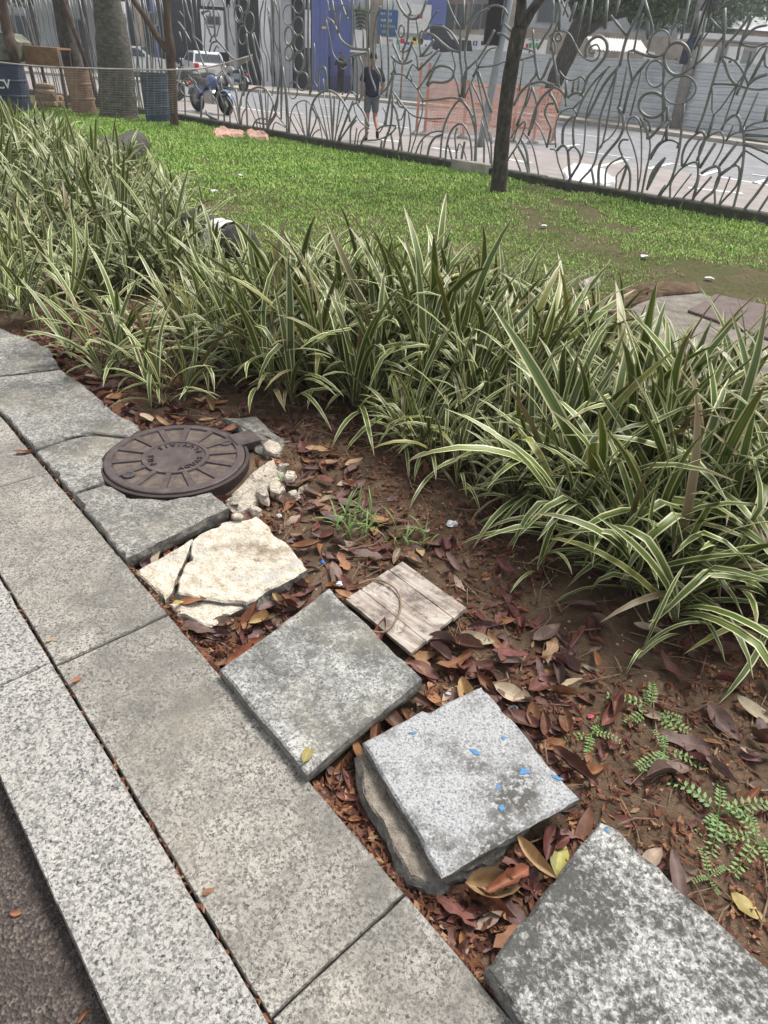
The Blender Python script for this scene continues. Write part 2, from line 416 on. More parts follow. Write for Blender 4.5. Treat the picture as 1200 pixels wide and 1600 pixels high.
M['palm'] = bark('palm_bark', (0.055, 0.054, 0.045), (0.14, 0.135, 0.112), (0.29, 0.28, 0.235), 7, (1, 1, 2.4))
M['bark2'] = bark('brown_bark', (0.06, 0.040, 0.032), (0.13, 0.092, 0.072), (0.22, 0.165, 0.13), 10)
M['logbark'] = bark('grey_log', (0.05, 0.048, 0.042), (0.11, 0.105, 0.09), (0.20, 0.19, 0.165), 11, (1, 1, 1))
M['white'] = simple('white_paint', (0.74, 0.73, 0.70), 0.7, 0.12, 5, 0.2)
M['wallwhite'] = simple('white_wall', (0.78, 0.79, 0.80), 0.85, 0.12, 0.9, 0.1)
M['wallgrey'] = simple('grey_wall', (0.50, 0.52, 0.53), 0.85, 0.2, 1.1, 0.1)
M['walltan'] = simple('dirty_tan_wall', (0.36, 0.30, 0.25), 0.9, 0.3, 1.4, 0.2)
M['bluewall'] = simple('blue_painted_wall', (0.13, 0.165, 0.40), 0.6, 0.2, 1.2, 0.1)
M['bluesign'] = simple('blue_sign', (0.035, 0.115, 0.27), 0.5, 0.15, 2, 0)
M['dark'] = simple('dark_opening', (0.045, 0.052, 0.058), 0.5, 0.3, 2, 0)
M['glass'] = simple('dark_glass', (0.05, 0.065, 0.075), 0.12, 0.3, 0.7, 0, spec=0.6)
def zinc():
    m = NT('zinc_sheet', 0.42, 0.5)
    f = m.noise(0.9, 5, 0.65)
    m.col(m.ramp(f, [(0.3, (0.50, 0.54, 0.57)), (0.7, (0.72, 0.75, 0.77))])); m.b.inputs['Metallic'].default_value = 0.3
    return m.mat
M['zinc'] = zinc()
M['street'] = simple('street_asphalt', (0.23, 0.23, 0.24), 0.85, 0.25, 2.5, 0.5, 0.01)
M['streetpink'] = simple('worn_street_apron', (0.30, 0.265, 0.25), 0.9, 0.2, 2.2, 0.4, 0.01)
M['farwalk'] = simple('far_footpath', (0.38, 0.345, 0.30), 0.9, 0.2, 2, 0.3)
M['orange'] = simple('orange_plastic', (0.58, 0.26, 0.17), 0.6, 0.2, 5, 0.0)
M['net'] = simple('orange_net', (0.80, 0.49, 0.40), 0.7, 0.2, 5, 0.0)
M['pinkcloth'] = simple('pink_net_bundle', (0.62, 0.38, 0.30), 0.85, 0.3, 12, 0.6, 0.02)
M['pole'] = simple('concrete_pole', (0.30, 0.29, 0.275), 0.9, 0.2, 4, 0.3)
M['steelpole'] = simple('steel_pole', (0.30, 0.34, 0.36), 0.5, 0.2, 3, 0.1, metal=0.3)
M['drumblue'] = simple('faded_blue_drum', (0.060, 0.085, 0.125), 0.6, 0.4, 6, 0.2)
M['drumrust'] = simple('rusty_drum', (0.27, 0.165, 0.115), 0.85, 0.35, 6, 0.3)
M['binblue'] = simple('navy_bin', (0.035, 0.048, 0.085), 0.55, 0.3, 5, 0.1)
M['timber'] = simple('split_timber', (0.36, 0.25, 0.165), 0.9, 0.35, 9, 0.4)
M['oldply'] = simple('old_plywood', (0.25, 0.155, 0.08), 0.85, 0.35, 6, 0.3)
M['tarp'] = simple('mottled_tarp', (0.17, 0.18, 0.13), 0.9, 0.7, 5, 0.3)
M['rubber'] = simple('black_rubber', (0.025, 0.025, 0.026), 0.8, 0.2, 10, 0.1)
M['carwhite'] = simple('white_car_paint', (0.68, 0.69, 0.70), 0.25, 0.05, 2, 0, spec=0.6)
M['red'] = simple('red_plastic', (0.50, 0.035, 0.03), 0.35, 0.2, 5, 0)
M['bikeblue'] = simple('blue_paint', (0.06, 0.14, 0.36), 0.35, 0.2, 5, 0, spec=0.5)
M['chrome'] = simple('dull_steel', (0.42, 0.42, 0.42), 0.35, 0.2, 9, 0, metal=0.8)
M['skin'] = simple('skin', (0.36, 0.20, 0.14), 0.6, 0.12, 15, 0.05)
M['skin2'] = simple('skin_darker', (0.20, 0.11, 0.075), 0.6, 0.12, 15, 0.05)
M['navy'] = simple('navy_cotton', (0.030, 0.032, 0.058), 0.9, 0.25, 9, 0.2)
M['greyshort'] = simple('grey_shorts', (0.12, 0.145, 0.155), 0.9, 0.25, 9, 0.2)
M['black'] = simple('black_cloth', (0.018, 0.018, 0.02), 0.85, 0.3, 9, 0.1)
M['hair'] = simple('dark_hair', (0.022, 0.018, 0.016), 0.7, 0.3, 60, 0.4)
M['bluepaint'] = simple('blue_paint_fleck', (0.07, 0.21, 0.42), 0.6, 0.15, 60, 0.1)
M['concrete'] = simple('worn_concrete', (0.36, 0.335, 0.295), 0.95, 0.25, 5, 0.5, 0.01)
M['grating'] = simple('rusted_grate', (0.14, 0.105, 0.095), 0.85, 0.3, 12, 0.4)
M['foliage'] = simple('tree_leaf', (0.055, 0.095, 0.030), 0.55, 0.5, 3, 0)
M['foliage2'] = simple('tree_leaf_light', (0.10, 0.17, 0.045), 0.55, 0.4, 3, 0)
M['plastic'] = simple('white_plastic', (0.75, 0.76, 0.77), 0.4, 0.1, 30, 0.3)
M['foil'] = simple('crumpled_foil', (0.25, 0.28, 0.29), 0.25, 0.7, 60, 0.6, metal=0.6)
M['pink'] = simple('pink_wrapper', (0.55, 0.12, 0.16), 0.4, 0.2, 90, 0.1)
M['bluecap'] = simple('blue_plastic', (0.03, 0.17, 0.55), 0.4, 0.1, 30, 0)
M['seat'] = simple('black_seat', (0.03, 0.03, 0.03), 0.6, 0.2, 9, 0.1)
M['cloth_grey'] = simple('grey_mesh_net', (0.42, 0.38, 0.36), 0.9, 0.2, 9, 0)
M['c_red'] = simple('sign_red', (0.55, 0.05, 0.05), 0.6, 0.1, 5, 0)
M['c_green'] = simple('sign_green', (0.05, 0.35, 0.18), 0.6, 0.1, 5, 0)
M['c_yel'] = simple('sign_yellow', (0.70, 0.52, 0.10), 0.6, 0.1, 5, 0)
M['c_blue'] = simple('sign_blue', (0.05, 0.14, 0.45), 0.6, 0.1, 5, 0)
M['c_dark'] = simple('sign_dark', (0.06, 0.06, 0.07), 0.6, 0.1, 5, 0)

# ------------------------------------------------------------ ground, road, pavement
D = np.array([0.694, -0.72]); N = np.array([0.72, 0.694])
N_OUT, N_MID, N_IN = -0.009, 0.219, 0.575
def P(t, n): return t * D + n * N
FP0 = np.array([5.06, 10.05, 0]); FP1 = np.array([-5.6, 19.05, 0])          # fence base line
FD = (FP1 - FP0) / np.linalg.norm(FP1 - FP0); FN_ = np.array([-FD[1], FD[0], 0]);
if FN_[1] < 0: FN_ = -FN_
def beyond(x, y): return (x - FP0[0]) * FN_[0] + (y - FP0[1]) * FN_[1]      # >0 on the street side

mb = MB(); mb.add([(-150, -150, -0.3), (150, -150, -0.3), (150, 230, -0.3), (-150, 230, -0.3)], [(0, 1, 2, 3)])
obj('ground', mb.mesh('ground', M['lawnsoil']), kind='structure')
def strip(name, t0, t1, n0, n1, z, mat):
    mb = MB(); a, b, c, d = P(t0, n0), P(t0, n1), P(t1, n1), P(t1, n0)
    mb.add([(*a, z), (*b, z), (*c, z), (*d, z)], [(3, 2, 1, 0)])
    return obj(name, mb.mesh(name, mat), kind='structure')
road = strip('road', -40, 12, -14, N_OUT + 0.02, -0.055, M['asphalt'])

def hz(x, y):
    """height of the planting bed and lawn"""
    h = -0.045 + 0.030 * (fbm(x * 3.1, y * 3.1, 3, 4) - 0.5) * 2 + 0.008 * (fbm(x * 17, y * 17, 9, 3) - 0.5) * 2
    far = np.clip((np.asarray(y) - 5) / 3, 0, 1)
    return h + 0.03 * far * (fbm(x * 0.7, y * 0.7, 21, 3) - 0.5) * 2

def grid(name, x0, x1, y0, y1, res, keep, mat, dz=0.0):
    xs = np.arange(x0, x1 + res, res); ys = np.arange(y0, y1 + res, res)
    X, Y = np.meshgrid(xs, ys); Z = hz(X, Y) + dz
    v = np.stack([X.ravel(), Y.ravel(), Z.ravel()], 1); nx = len(xs); ny = len(ys)
    i = (np.arange(ny - 1)[:, None] * nx + np.arange(nx - 1)[None, :]).ravel()
    f = np.stack([i, i + 1, i + 1 + nx, i + nx], 1)
    cx = X.ravel()[f].mean(1); cy = Y.ravel()[f].mean(1)
    f = f[keep(cx, cy)]
    return obj(name, nmesh(name, v, f, mat, smooth=True), kind='structure')
def bed_edge(x): return 4.75 - 0.55 * np.clip(x, -8, 1) + 0.0 * x - np.clip(x - 0.5, 0, 4) * 0.9
grid('soil_bed', -7.5, 4.8, 0.1, 11.5, 0.03, lambda x, y: (x * N[0] + y * N[1] > N_MID) & (y < bed_edge(x) + 0.05) & (x * N[0] + y * N[1] < 4.6), M['soil'])
grid('lawn', -24, 16, 1.2, 36, 0.16, lambda x, y: ((y > bed_edge(x) - 0.05) | (x * N[0] + y * N[1] > 4.5)) & (beyond(x, y) < 0.1) & (x * N[0] + y * N[1] > 1.0), M['lawnsoil'], -0.004)

def stone(poly, zt, th, seed=0, jit=0.0035, chip=0.008, tilt=(0, 0), inset=0.006, step=0.016):
    """a slab with a rough hewn outline; poly: (x, y) corners of its top"""
    rs = np.random.default_rng(seed)
    P2 = [np.array(p[:2], float) for p in poly]
    area = sum(P2[i][0] * P2[(i+1) % len(P2)][1] - P2[(i+1) % len(P2)][0] * P2[i][1] for i in range(len(P2)))
    if area < 0: P2 = P2[::-1]
    pts = []
    for i in range(len(P2)):
        a, b = P2[i], P2[(i+1) % len(P2)]; L = np.linalg.norm(b - a); k = max(1, int(L / step))
        for j in range(k): pts.append(a + (b - a) * j / k)
    pts = np.array(pts); n = len(pts)
    tang = np.roll(pts, -1, 0) - np.roll(pts, 1, 0); tang /= np.linalg.norm(tang, axis=1)[:, None] + 1e-9
    nor = np.stack([tang[:, 1], -tang[:, 0]], 1)                # outward for CCW
    s = np.arange(n) * step
    def wob(sc, a, o): return (vnoise(s * sc, np.full(n, 0.37 + o), seed + 5) - 0.5) * 2 * a
    ch = np.clip(vnoise(s * 22, np.full(n, 3.3), seed + 11) - 0.62, 0, 1) * chip * 4
    c = pts.mean(0)
    def z(p): return zt + tilt[0] * (p[:, 0] - c[0]) + tilt[1] * (p[:, 1] - c[1])
    o0 = wob(40, jit, 0) + wob(9, jit * 1.6, 1) - ch
    rings = []
    for (o, dz) in ((-inset + o0 * 0.8, wob(30, 0.0012, 9)), (o0, -0.005 - ch * 0.5 + wob(60, 0.0015, 2)),
                    (o0 * 0.4 + wob(26, jit * 2, 3) + 0.001, -th * 0.42), (wob(22, jit * 2.6, 4) - 0.002, -th * 0.78), (wob(20, jit * 3, 6) - 0.012, -th)):
        q = pts + nor * np.asarray(o).reshape(-1, 1) * np.ones((n, 1))
        rings.append(np.column_stack([q, z(q) + dz]))
    v = np.concatenate(rings); m = MB(); top = tuple(range(n))
    fs = []
    m.v = [tuple(p) for p in v]
    m.f.append(list(top)); m.m.append(0); m.u.append([(v[i][0], v[i][1]) for i in top])
    for r in range(4):
        for i in range(n):
            j = (i + 1) % n
            m.f.append([r*n+i, (r+1)*n+i, (r+1)*n+j, r*n+j]); m.m.append(0 if r == 0 else 1); m.u.append([(0, 0)] * 4)
    return m, np.array([c[0], c[1], zt - th])

# pavement: two rows of sawn granite laid end to end
pav = strip('pavement', -9, 3, N_MID - 0.01, N_IN + 0.02, -0.05, M['soil'])
kerb = strip('kerb', -9, 3, N_OUT + 0.02, N_MID - 0.006, -0.05, M['soil'])
cuts2 = [-8.08, -6.97, -5.88, -4.80, -3.72, -2.63, -1.553, -0.436, 0.66, 1.75]
cuts1 = [-7.92, -6.62, -5.36, -4.10, -2.83, -1.575, -0.33, 0.93]
for cuts, n0, n1, par, nm, mt in ((cuts2, N_MID + 0.003, N_IN - 0.004, pav, 'paving_slab', 'pave'), (cuts1, N_OUT, N_MID - 0.004, kerb, 'kerb_stone', 'kerb')):
    for k in range(len(cuts) - 1):
        t0, t1 = cuts[k] + 0.0022, cuts[k+1] - 0.0022
        m, b = stone([P(t0, n0), P(t1, n0), P(t1, n1), P(t0, n1)], RNG.uniform(-0.002, 0.002), 0.12, 100 + k + (50 if nm == 'kerb_stone' else 0), 0.0007, 0.002, inset=0.0025, step=0.03)
        part(nm, m, [M[mt], M['side']], par)

# ------------------------------------------------------------ the row of rough stone slabs beside the pavement
SLABS = []          # ground outlines, so that litter keeps off them
def slab(px, zt, th, mat, label, seed, name='stone_slab', tilt=(0, 0), jit=0.0035, chip=0.008, cat='stone slab', side='side', group='rough stone slabs along the pavement'):
    poly = [g(x, y, zt)[:2] for x, y in px]
    m, b = stone(poly, zt, th, seed, jit, chip, tilt)
    SLABS.append([tuple(p) for p in poly])
    return single(name, m, [M[mat], M[side]], b, label, cat, group)
slab([(-150, 440), (0, 512), (38, 527), (75, 543), (94, 574), (20, 584), (-80, 592), (-210, 470)], 0.012, 0.07, 'slab_dark', 'grey weathered stone slab at the far end of the row, under the striped leaves', 11)
slab([(-76, 595), (22, 586), (96, 577), (145, 613), (182, 648), (200, 656), (219, 667), (200, 681), (145, 675), (112, 681), (54, 701), (0, 640)], 0.014, 0.07, 'slab_dark', 'large weathered stone slab with a pointed corner touching the manhole cover', 12)
slab([(55, 705), (114, 685), (146, 679), (194, 685), (172, 702), (161, 716), (158, 737), (165, 751), (114, 769)], 0.010, 0.07, 'slab_dark', 'dark stained stone slab cut round the left side of the manhole cover', 13)
slab([(114, 773), (166, 755), (200, 774), (262, 781), (330, 768), (356, 792), (196, 871)], 0.024, 0.075, 'slab_dark', 'dark grey stone slab in front of the manhole cover with a broken front edge', 14, chip=0.014)
slab([(212, 893), (300, 842), (268, 925), (258, 940)], -0.012, 0.06, 'cream', 'small cream stone corner piece left of the crack in the broken slab', 15, cat='stone fragment', jit=0.004)
slab([(303, 841), (345, 816), (400, 806), (444, 842), (478, 888), (385, 944), (335, 935), (271, 928)], -0.004, 0.075, 'cream', 'cream coloured broken stone slab with a brown stain in its middle', 16, jit=0.006, chip=0.016)
slab([(262, 943), (335, 938), (382, 948), (330, 976), (280, 965)], -0.022, 0.06, 'cream', 'cream stone splinter at the near corner of the broken slab', 17, cat='stone fragment', jit=0.006, chip=0.014)
slab([(343, 1045), (515, 918), (660, 1060), (480, 1208)], 0.035, 0.06, 'slab_a', 'grey mottled square stone slab overlapping the wooden board', 18, jit=0.002, chip=0.004)
bslab = slab([(566, 1160), (660, 1108), (672, 1113), (753, 1070), (905, 1247), (690, 1370)], 0.044, 0.030, 'slab_b', 'pale square stone slab with blue paint flecks, propped on a lower stone', 19, jit=0.0025, chip=0.006)
cslab = slab([(937, 1280), (968, 1296), (1000, 1330), (1030, 1352), (1060, 1388), (1110, 1428), (1215, 1525), (1330, 1640), (1050, 1850), (820, 1610), (760, 1512)], 0.045, 0.075, 'slab_c', 'nearest stone slab, blotched with dark lichen, at the bottom right corner', 20, jit=0.0022, chip=0.004)
slab([(556, 1178), (566, 1237), (604, 1317), (637, 1374), (690, 1386), (790, 1330), (850, 1260), (740, 1110), (600, 1160)], 0.004, 0.05, 'wedge', 'rough brown stone wedge under the pale slab with blue flecks', 21, jit=0.006, chip=0.014, cat='stone fragment')
def fleck(par, zt, px, r, seed, sx=1.0):
    rs = np.random.default_rng(seed); c = g(*px, zt); m = MB(); n = 11; vs = []
    an = rs.uniform(0, 6.28)
    for k in range(n):
        a = 6.283 * k / n; rr = r * rs.uniform(0.45, 1.15); u, v = rr * math.cos(a) * sx, rr * math.sin(a)
        vs.append((c[0] + u * math.cos(an) - v * math.sin(an), c[1] + u * math.sin(an) + v * math.cos(an), zt + 0.0014))
    m.add(vs, [tuple(range(n))]); part('paint_fleck', m, M['bluepaint'], par)
for i, (px, r, sx) in enumerate([((742, 1176), 0.0085, 0.8), ((786, 1153), 0.006, 0.7), ((819, 1206), 0.0105, 0.9), ((784, 1263), 0.007, 1.0), ((870, 1215), 0.004, 3.0), ((778, 1229), 0.003, 3.4), ((645, 1145), 0.003, 3)]):
    fleck(bslab, 0.044, px, r * 1.5, i, sx)
fleck(cslab, 0.045, (948, 1298), 0.006, 40)

# ------------------------------------------------------------ manhole cover
mc = np.array([-0.935, 2.475, 0.0]); MR = 0.300; MZ = 0.017
man = thing('manhole_cover', (mc[0], mc[1], -0.04), 'round rusty cast iron manhole cover with raised radial ribs and lettering', 'manhole cover')
def lpart(name, mb, mat, smooth=False):
    return part(name, mb, mat, man, smooth)
m = MB(); m.lathe([(0.318, -0.06), (0.318, MZ - 0.010), (MR + 0.004, MZ - 0.008), (MR + 0.004, -0.06)], 72, 0, mc); lpart('frame', m, M['irondark'])
m = MB(); m.lathe([(MR - 0.004, -0.03), (MR, MZ - 0.012), (MR - 0.002, MZ - 0.003), (MR - 0.007, MZ), (0.266, MZ), (0.262, MZ - 0.009), (0.145, MZ - 0.009), (0.142, MZ), (0.128, MZ), (0.125, MZ - 0.005), (0.0005, MZ - 0.005)], 72, 0, mc); disc = lpart('cover_disc', m, M['iron'])
for k in range(14):
    a0 = 2 * math.pi * (k + 0.5) / 14 + 0.1
    m = MB(); hw0, hw1 = 0.0095, 0.0135; rr = [(0.1435, hw0), (0.264, hw1)]
    ca, sa = math.cos(a0), math.sin(a0)
    vs = []
    for z, sh in ((MZ - 0.010, 0.002), (MZ - 0.0006, 0)):
        for (r_, h) in rr:
            for sgn in (-1, 1): vs.append((mc[0] + r_ * ca - sgn * (h + sh) * sa, mc[1] + r_ * sa + sgn * (h + sh) * ca, z))
    m.add(vs, [(4, 6, 7, 5), (0, 2, 6, 4), (1, 5, 7, 3), (2, 3, 7, 6), (0, 4, 5, 1)]); lpart('rib', m, M['iron'])
    # dusty floor of each cell
    m = MB(); vs = []; a1 = a0 + 2 * math.pi / 14; da = 0.062
    for (r_, d) in ((0.152, da * 1.55), (0.257, da)):
        for q in range(6):
            a = a0 + d + (a1 - a0 - 2 * d) * q / 5; vs.append((mc[0] + r_ * math.cos(a), mc[1] + r_ * math.sin(a), MZ - 0.0075))
    m.add(vs, [(q, q + 6, q + 7, q + 1) for q in range(5)]); lpart('cell_floor', m, M['irondirt'])
# hinge tab at the far right, key hole at the near left
hd = g(398, 680, MZ)[:2] - mc[:2]; ha = math.atan2(hd[1], hd[0])
Mt = Matrix.Translation(Vector((mc[0], mc[1], 0))) @ Matrix.Rotation(ha, 4, 'Z')
m = MB(); m.box((0.270, -0.055, -0.02), (0.395, 0.055, MZ + 0.006), 0, Mt, 0.006); lpart('hinge_tab', m, M['iron'])
kp = g(201, 741, MZ)
m = MB(); m.lathe([(0.026, MZ - 0.006), (0.026, MZ + 0.001), (0.016, MZ + 0.002), (0.013, MZ - 0.004), (0.001, MZ - 0.004)], 16, 0, (kp[0], kp[1], 0)); lpart('key_hole_boss', m, M['iron'])
m = MB(); m.lathe([(0.0135, MZ - 0.002), (0.0135, MZ + 0.0005)], 14, 0, (kp[0], kp[1], 0)); lpart('key_hole', m, M['dark'])
kp = g(352, 690, MZ)
m = MB(); m.lathe([(0.030, MZ - 0.006), (0.028, MZ - 0.001), (0.020, MZ - 0.0005), (0.017, MZ - 0.004), (0.0005, MZ - 0.004)], 16, 0, (kp[0], kp[1], 0)); lpart('cast_boss', m, M['iron'])
def letter(ch, size, mat4, name='letter', mat=None, par=None, ext=0.0025):
    cu = bpy.data.curves.new('txt', 'FONT'); cu.body = ch; cu.size = size; cu.extrude = ext; cu.align_x = 'CENTER'; cu.offset = size * 0.012
    o = bpy.data.objects.new('txt', cu); COL.objects.link(o)
    dg = bpy.context.evaluated_depsgraph_get(); me = bpy.data.meshes.new_from_object(o.evaluated_get(dg))
    bpy.data.objects.remove(o); bpy.data.curves.remove(cu)
    org = par.location if par else Vector((0, 0, 0))
    me.transform(Matrix.Translation(-Vector(org)) @ mat4); me.materials.clear(); me.materials.append(mat)
    me.name = name
    return obj(name, me, par)
def arc_text(txt, a0, da, r, inward):
    for i, ch in enumerate(txt):
        if ch == ' ': continue
        a = a0 + da * i
        rot = a + (math.pi / 2 if inward else -math.pi / 2)
        M4 = Matrix.Translation(Vector((mc[0] + r * math.cos(a), mc[1] + r * math.sin(a), MZ - 0.004))) @ Matrix.Rotation(rot, 4, 'Z')
        letter(ch, 0.034, M4, 'letter', M['irondark'], man, 0.004)
# counter-clockwise, tops towards the centre
arc_text('AGUAS PLUVIAIS', R(-62), R(16.0), 0.117, True)
arc_text('PMS', R(226), R(-19), 0.094, False)

# pale broken mortar round the frame
ORD0 = ['third', 'sixth', 'fourth', 'seventh', 'second', 'eighth', 'fifth', 'first', 'ninth']
def lump(name, px, zt, th, mat, label, cat, seed, amp=0.012):
    poly = [g(x, y, zt)[:2] for x, y in px]; c = np.mean(poly, 0); rs = np.random.default_rng(seed)
    m = MB(); n = 26; per = []
    acc = [np.linalg.norm(np.array(poly[(i+1) % len(poly)]) - poly[i]) for i in range(len(poly))]; T = sum(acc)
    for k in range(n):
        s = T * k / n; i = 0
        while s > acc[i]: s -= acc[i]; i += 1
        per.append(np.array(poly[i]) + (np.array(poly[(i+1) % len(poly)]) - poly[i]) * s / acc[i])
    vs = []
    for f_, z in ((1.06, zt - th), (1.0, zt - th * 0.3), (0.8, zt), (0.5, zt + 0.004), (0.2, zt)):
        for p in per:
            q = c + (p - c) * f_ * rs.uniform(0.95, 1.05); vs.append((q[0], q[1], z + rs.uniform(-amp, amp) * (0.6 if f_ < 1.05 else 0)))
    fs = [(r * n + i, r * n + (i+1) % n, (r+1) * n + (i+1) % n, (r+1) * n + i) for r in range(4) for i in range(n)] + [tuple(range(4 * n, 5 * n))]
    m.add(vs, fs); return single(name, m, mat, (c[0], c[1], zt - th), label, cat)
lump('mortar_patch', [(352, 778), (395, 735), (425, 715), (448, 735), (420, 760), (392, 785), (365, 800)], -0.004, 0.05, M['mortar'], 'pale crumbled mortar beside the right rim of the manhole cover', 'mortar', 3)
lump('mortar_patch', [(345, 650), (400, 648), (450, 690), (420, 712), (395, 700), (370, 665)], -0.012, 0.05, M['side'], 'grey rough mortar behind the hinge of the manhole cover', 'mortar', 4, 0.009)

for i, (px, py, s_) in enumerate([(405, 742, 9), (430, 758, 7), (412, 770, 8), (440, 728, 6), (398, 792, 7), (452, 742, 6), (425, 700, 7), (372, 806, 6), (458, 768, 5)]):
    rq = np.random.default_rng(200 + i); L = [(px + s_ * math.cos(a) * rq.uniform(.7, 1.4) * 1.5, py + s_ * math.sin(a) * rq.uniform(.7, 1.3)) for a in np.linspace(0, 5.4, 6)]
    m, bb = stone([g(x, y, 0.008)[:2] for x, y in L], 0.0 + rq.uniform(0, 0.02), 0.05, 210 + i, 0.004, 0.01, (rq.uniform(-.3, .3), rq.uniform(-.3, .3)), 0.004, 0.008)
    single('mortar_chunk', m, [M['mortar'], M['mortar']], bb, ORD0[i] + ' mortar chunk from the left in the rubble right of the manhole cover', 'mortar chunk', 'mortar chunks by the manhole cover')
# ------------------------------------------------------------ weathered wooden board
bp = [g(x, y, -0.012)[:2] for x, y in [(540, 937), (628, 878), (722, 942), (642, 1022)]]
wb = thing('wooden_board', (*np.mean(bp, 0), -0.05), 'weathered grey wooden board lying among dead leaves', 'board')
e1 = bp[3] - bp[0]; e2 = bp[1] - bp[0]          # planks run along e1
for k in range(4):
    a, b = k / 4 + 0.0012, (k + 1) / 4 - 0.0012; sh = [0, 0.012, -0.010, 0.006][k]
    c4 = [bp[0] + e2 * a + e1 * (sh), bp[0] + e1 * (1.0 + sh) + e2 * a, bp[0] + e1 * (1.0 + sh) + e2 * b, bp[0] + e2 * b + e1 * sh]
    m, _ = stone(c4, -0.008 + [0, 0.0008, -0.0005, 0.001][k], 0.022, 60 + k, 0.0005, 0.0008, inset=0.0008, step=0.02)
    for i, f in enumerate(m.f): m.u[i] = [((np.array(m.v[q][:2]) - bp[0]) @ e1 / np.linalg.norm(e1), (np.array(m.v[q][:2]) - bp[0]) @ e2 / np.linalg.norm(e2)) for q in f]
    part('plank', m, [M['board'], M['board']], wb)
SLABS.append([tuple(p) for p in bp])
rp = [g(x, y, 0.002) for x, y in [(560, 978), (598, 988), (622, 962), (626, 935), (612, 915), (585, 905), (560, 912)]]
m = MB(); m.tube(catmull(rp, 5), 0.0035, 6); single('bent_wire', m, M['twig'], rp[0], 'thin bent brown hoop lying on the wooden board', 'wire')

# ------------------------------------------------------------ striped strap-leaved plants
def strap(L, wd, th0, th1, seed, nseg=8, fold=0.22, kink=None, wob=0.0):
    """one strap leaf rising from the origin and arching along +X; uv.x across, uv.y along"""
    rs = np.random.default_rng(seed); v = []; uv = []; p = np.zeros(3); ph = rs.uniform(0, 6); side = 0
    for i in range(nseg + 1):
        s = i / nseg
        th = th0 + (th1 - th0) * s ** 1.35
        if kink and s > kink: th += R(55) * min(1, (s - kink) * 6)
        side = wob * math.sin(ph + 3 * s) * s
        if i: p = p + (L / nseg) * np.array([math.sin(th), 0, math.cos(th)])
        wd_ = wd * (0.5 + 0.5 * min(1, s / 0.22)) * (1 - max(0, (s - 0.55) / 0.45) ** 2.2 * 0.97) * 0.5
        tw = rs.uniform(-0.06, 0.06) + 0.5 * wob * s
        nrm = np.array([-math.cos(th), 0, math.sin(th)])
        c = p + np.array([0, side * L, 0])
        for u, q in ((0, -1), (0.5, 0), (1, 1)):
            off = np.array([0, q * wd_ * math.cos(tw), 0]) + nrm * (abs(q) * wd_ * fold + q * wd_ * math.sin(tw))
            v.append(c + off); uv.append((u, s))
    f = []
    for i in range(nseg):
        for k in range(2):
            a = i * 3 + k; f.append((a, a + 1, a + 4, a + 3))
    return np.array(v), np.array(f), np.array(uv)
LIB = []
specs = [(0.52, .024, 3, 18), (0.62, .027, 6, 45), (0.60, .024, 10, 75), (0.54, .023, 14, 100), (0.62, .026, 18, 115), (0.50, .025, 22, 90), (0.66, .027, 13, 82), (0.58, .024, 20, 105),
         (0.58, .028, 8, 34), (0.52, .022, 28, 122), (0.46, .023, 36, 112), (0.64, .027, 10, 58), (0.42, .021, 44, 128), (0.55, .025, 16, 80), (0.56, .024, 30, 130), (0.50, .024, 50, 118)]
for i, (L, wd, a, b) in enumerate(specs):
    for var in range(2):
        k = None if (i + var) % 7 else 0.62
        LIB.append((strap(L * (1.12 - 0.1 * var), wd * (1.30 if i % 3 else 1.05), R(a), R(b), 300 + i * 2 + var, 8, 0.24, k, (0.03 if var else -0.025)), a))
LME = [nmesh('leaf', v, f, M['strap'], uv, True) for (v, f, uv), a in LIB]
UPR = [i for i, (_, a) in enumerate(LIB) if a <= 10]; MID = [i for i, (_, a) in enumerate(LIB) if 10 < a <= 22]; OUT = [i for i, (_, a) in enumerate(LIB) if a > 22]
def fan(rs, nsh, spread, nl, sc):
    """yields (library index, matrix) for leaves of a clump of shoots"""
    for q in range(nsh):
        a = rs.uniform(0, 6.283); r_ = spread * math.sqrt(rs.uniform(0, 1))
        b = Vector((r_ * math.cos(a), r_ * math.sin(a), 0)); plane = rs.uniform(0, 6.283)
        lean = Matrix.Rotation(rs.uniform(0, 0.45) * (0.3 + r_ / spread), 4, Vector((-math.sin(a), math.cos(a), 0)))
        for k in range(nl):
            f = k / max(1, nl - 1)                                   # 0 outer/old, 1 inner/young
            pool = OUT if f < 0.33 else MID if f < 0.72 else UPR
            az = plane + (math.pi if k % 2 else 0) + rs.normal(0, 0.38)
            h = 0.015 + 0.10 * f * rs.uniform(0.4, 1.3)
            yield pool[rs.integers(len(pool))], Matrix.Translation(b) @ lean @ Matrix.Translation((0, 0, h)) @ Matrix.Rotation(az, 4, 'Z') @ Matrix.Scale(sc * rs.uniform(0.78, 1.12), 4)
def joined(items, name, mat, nseg=None):
    V, Fc, U = [], [], []; b = 0
    for i, Mx in items:
        (v, f, uv), _ = LIB[i]; A = np.array(Mx)
        V.append(v @ A[:3, :3].T + A[:3, 3]); Fc.append(f + b); U.append(uv); b += len(v)
    return nmesh(name, np.concatenate(V), np.concatenate(Fc), mat, np.concatenate(U), True)
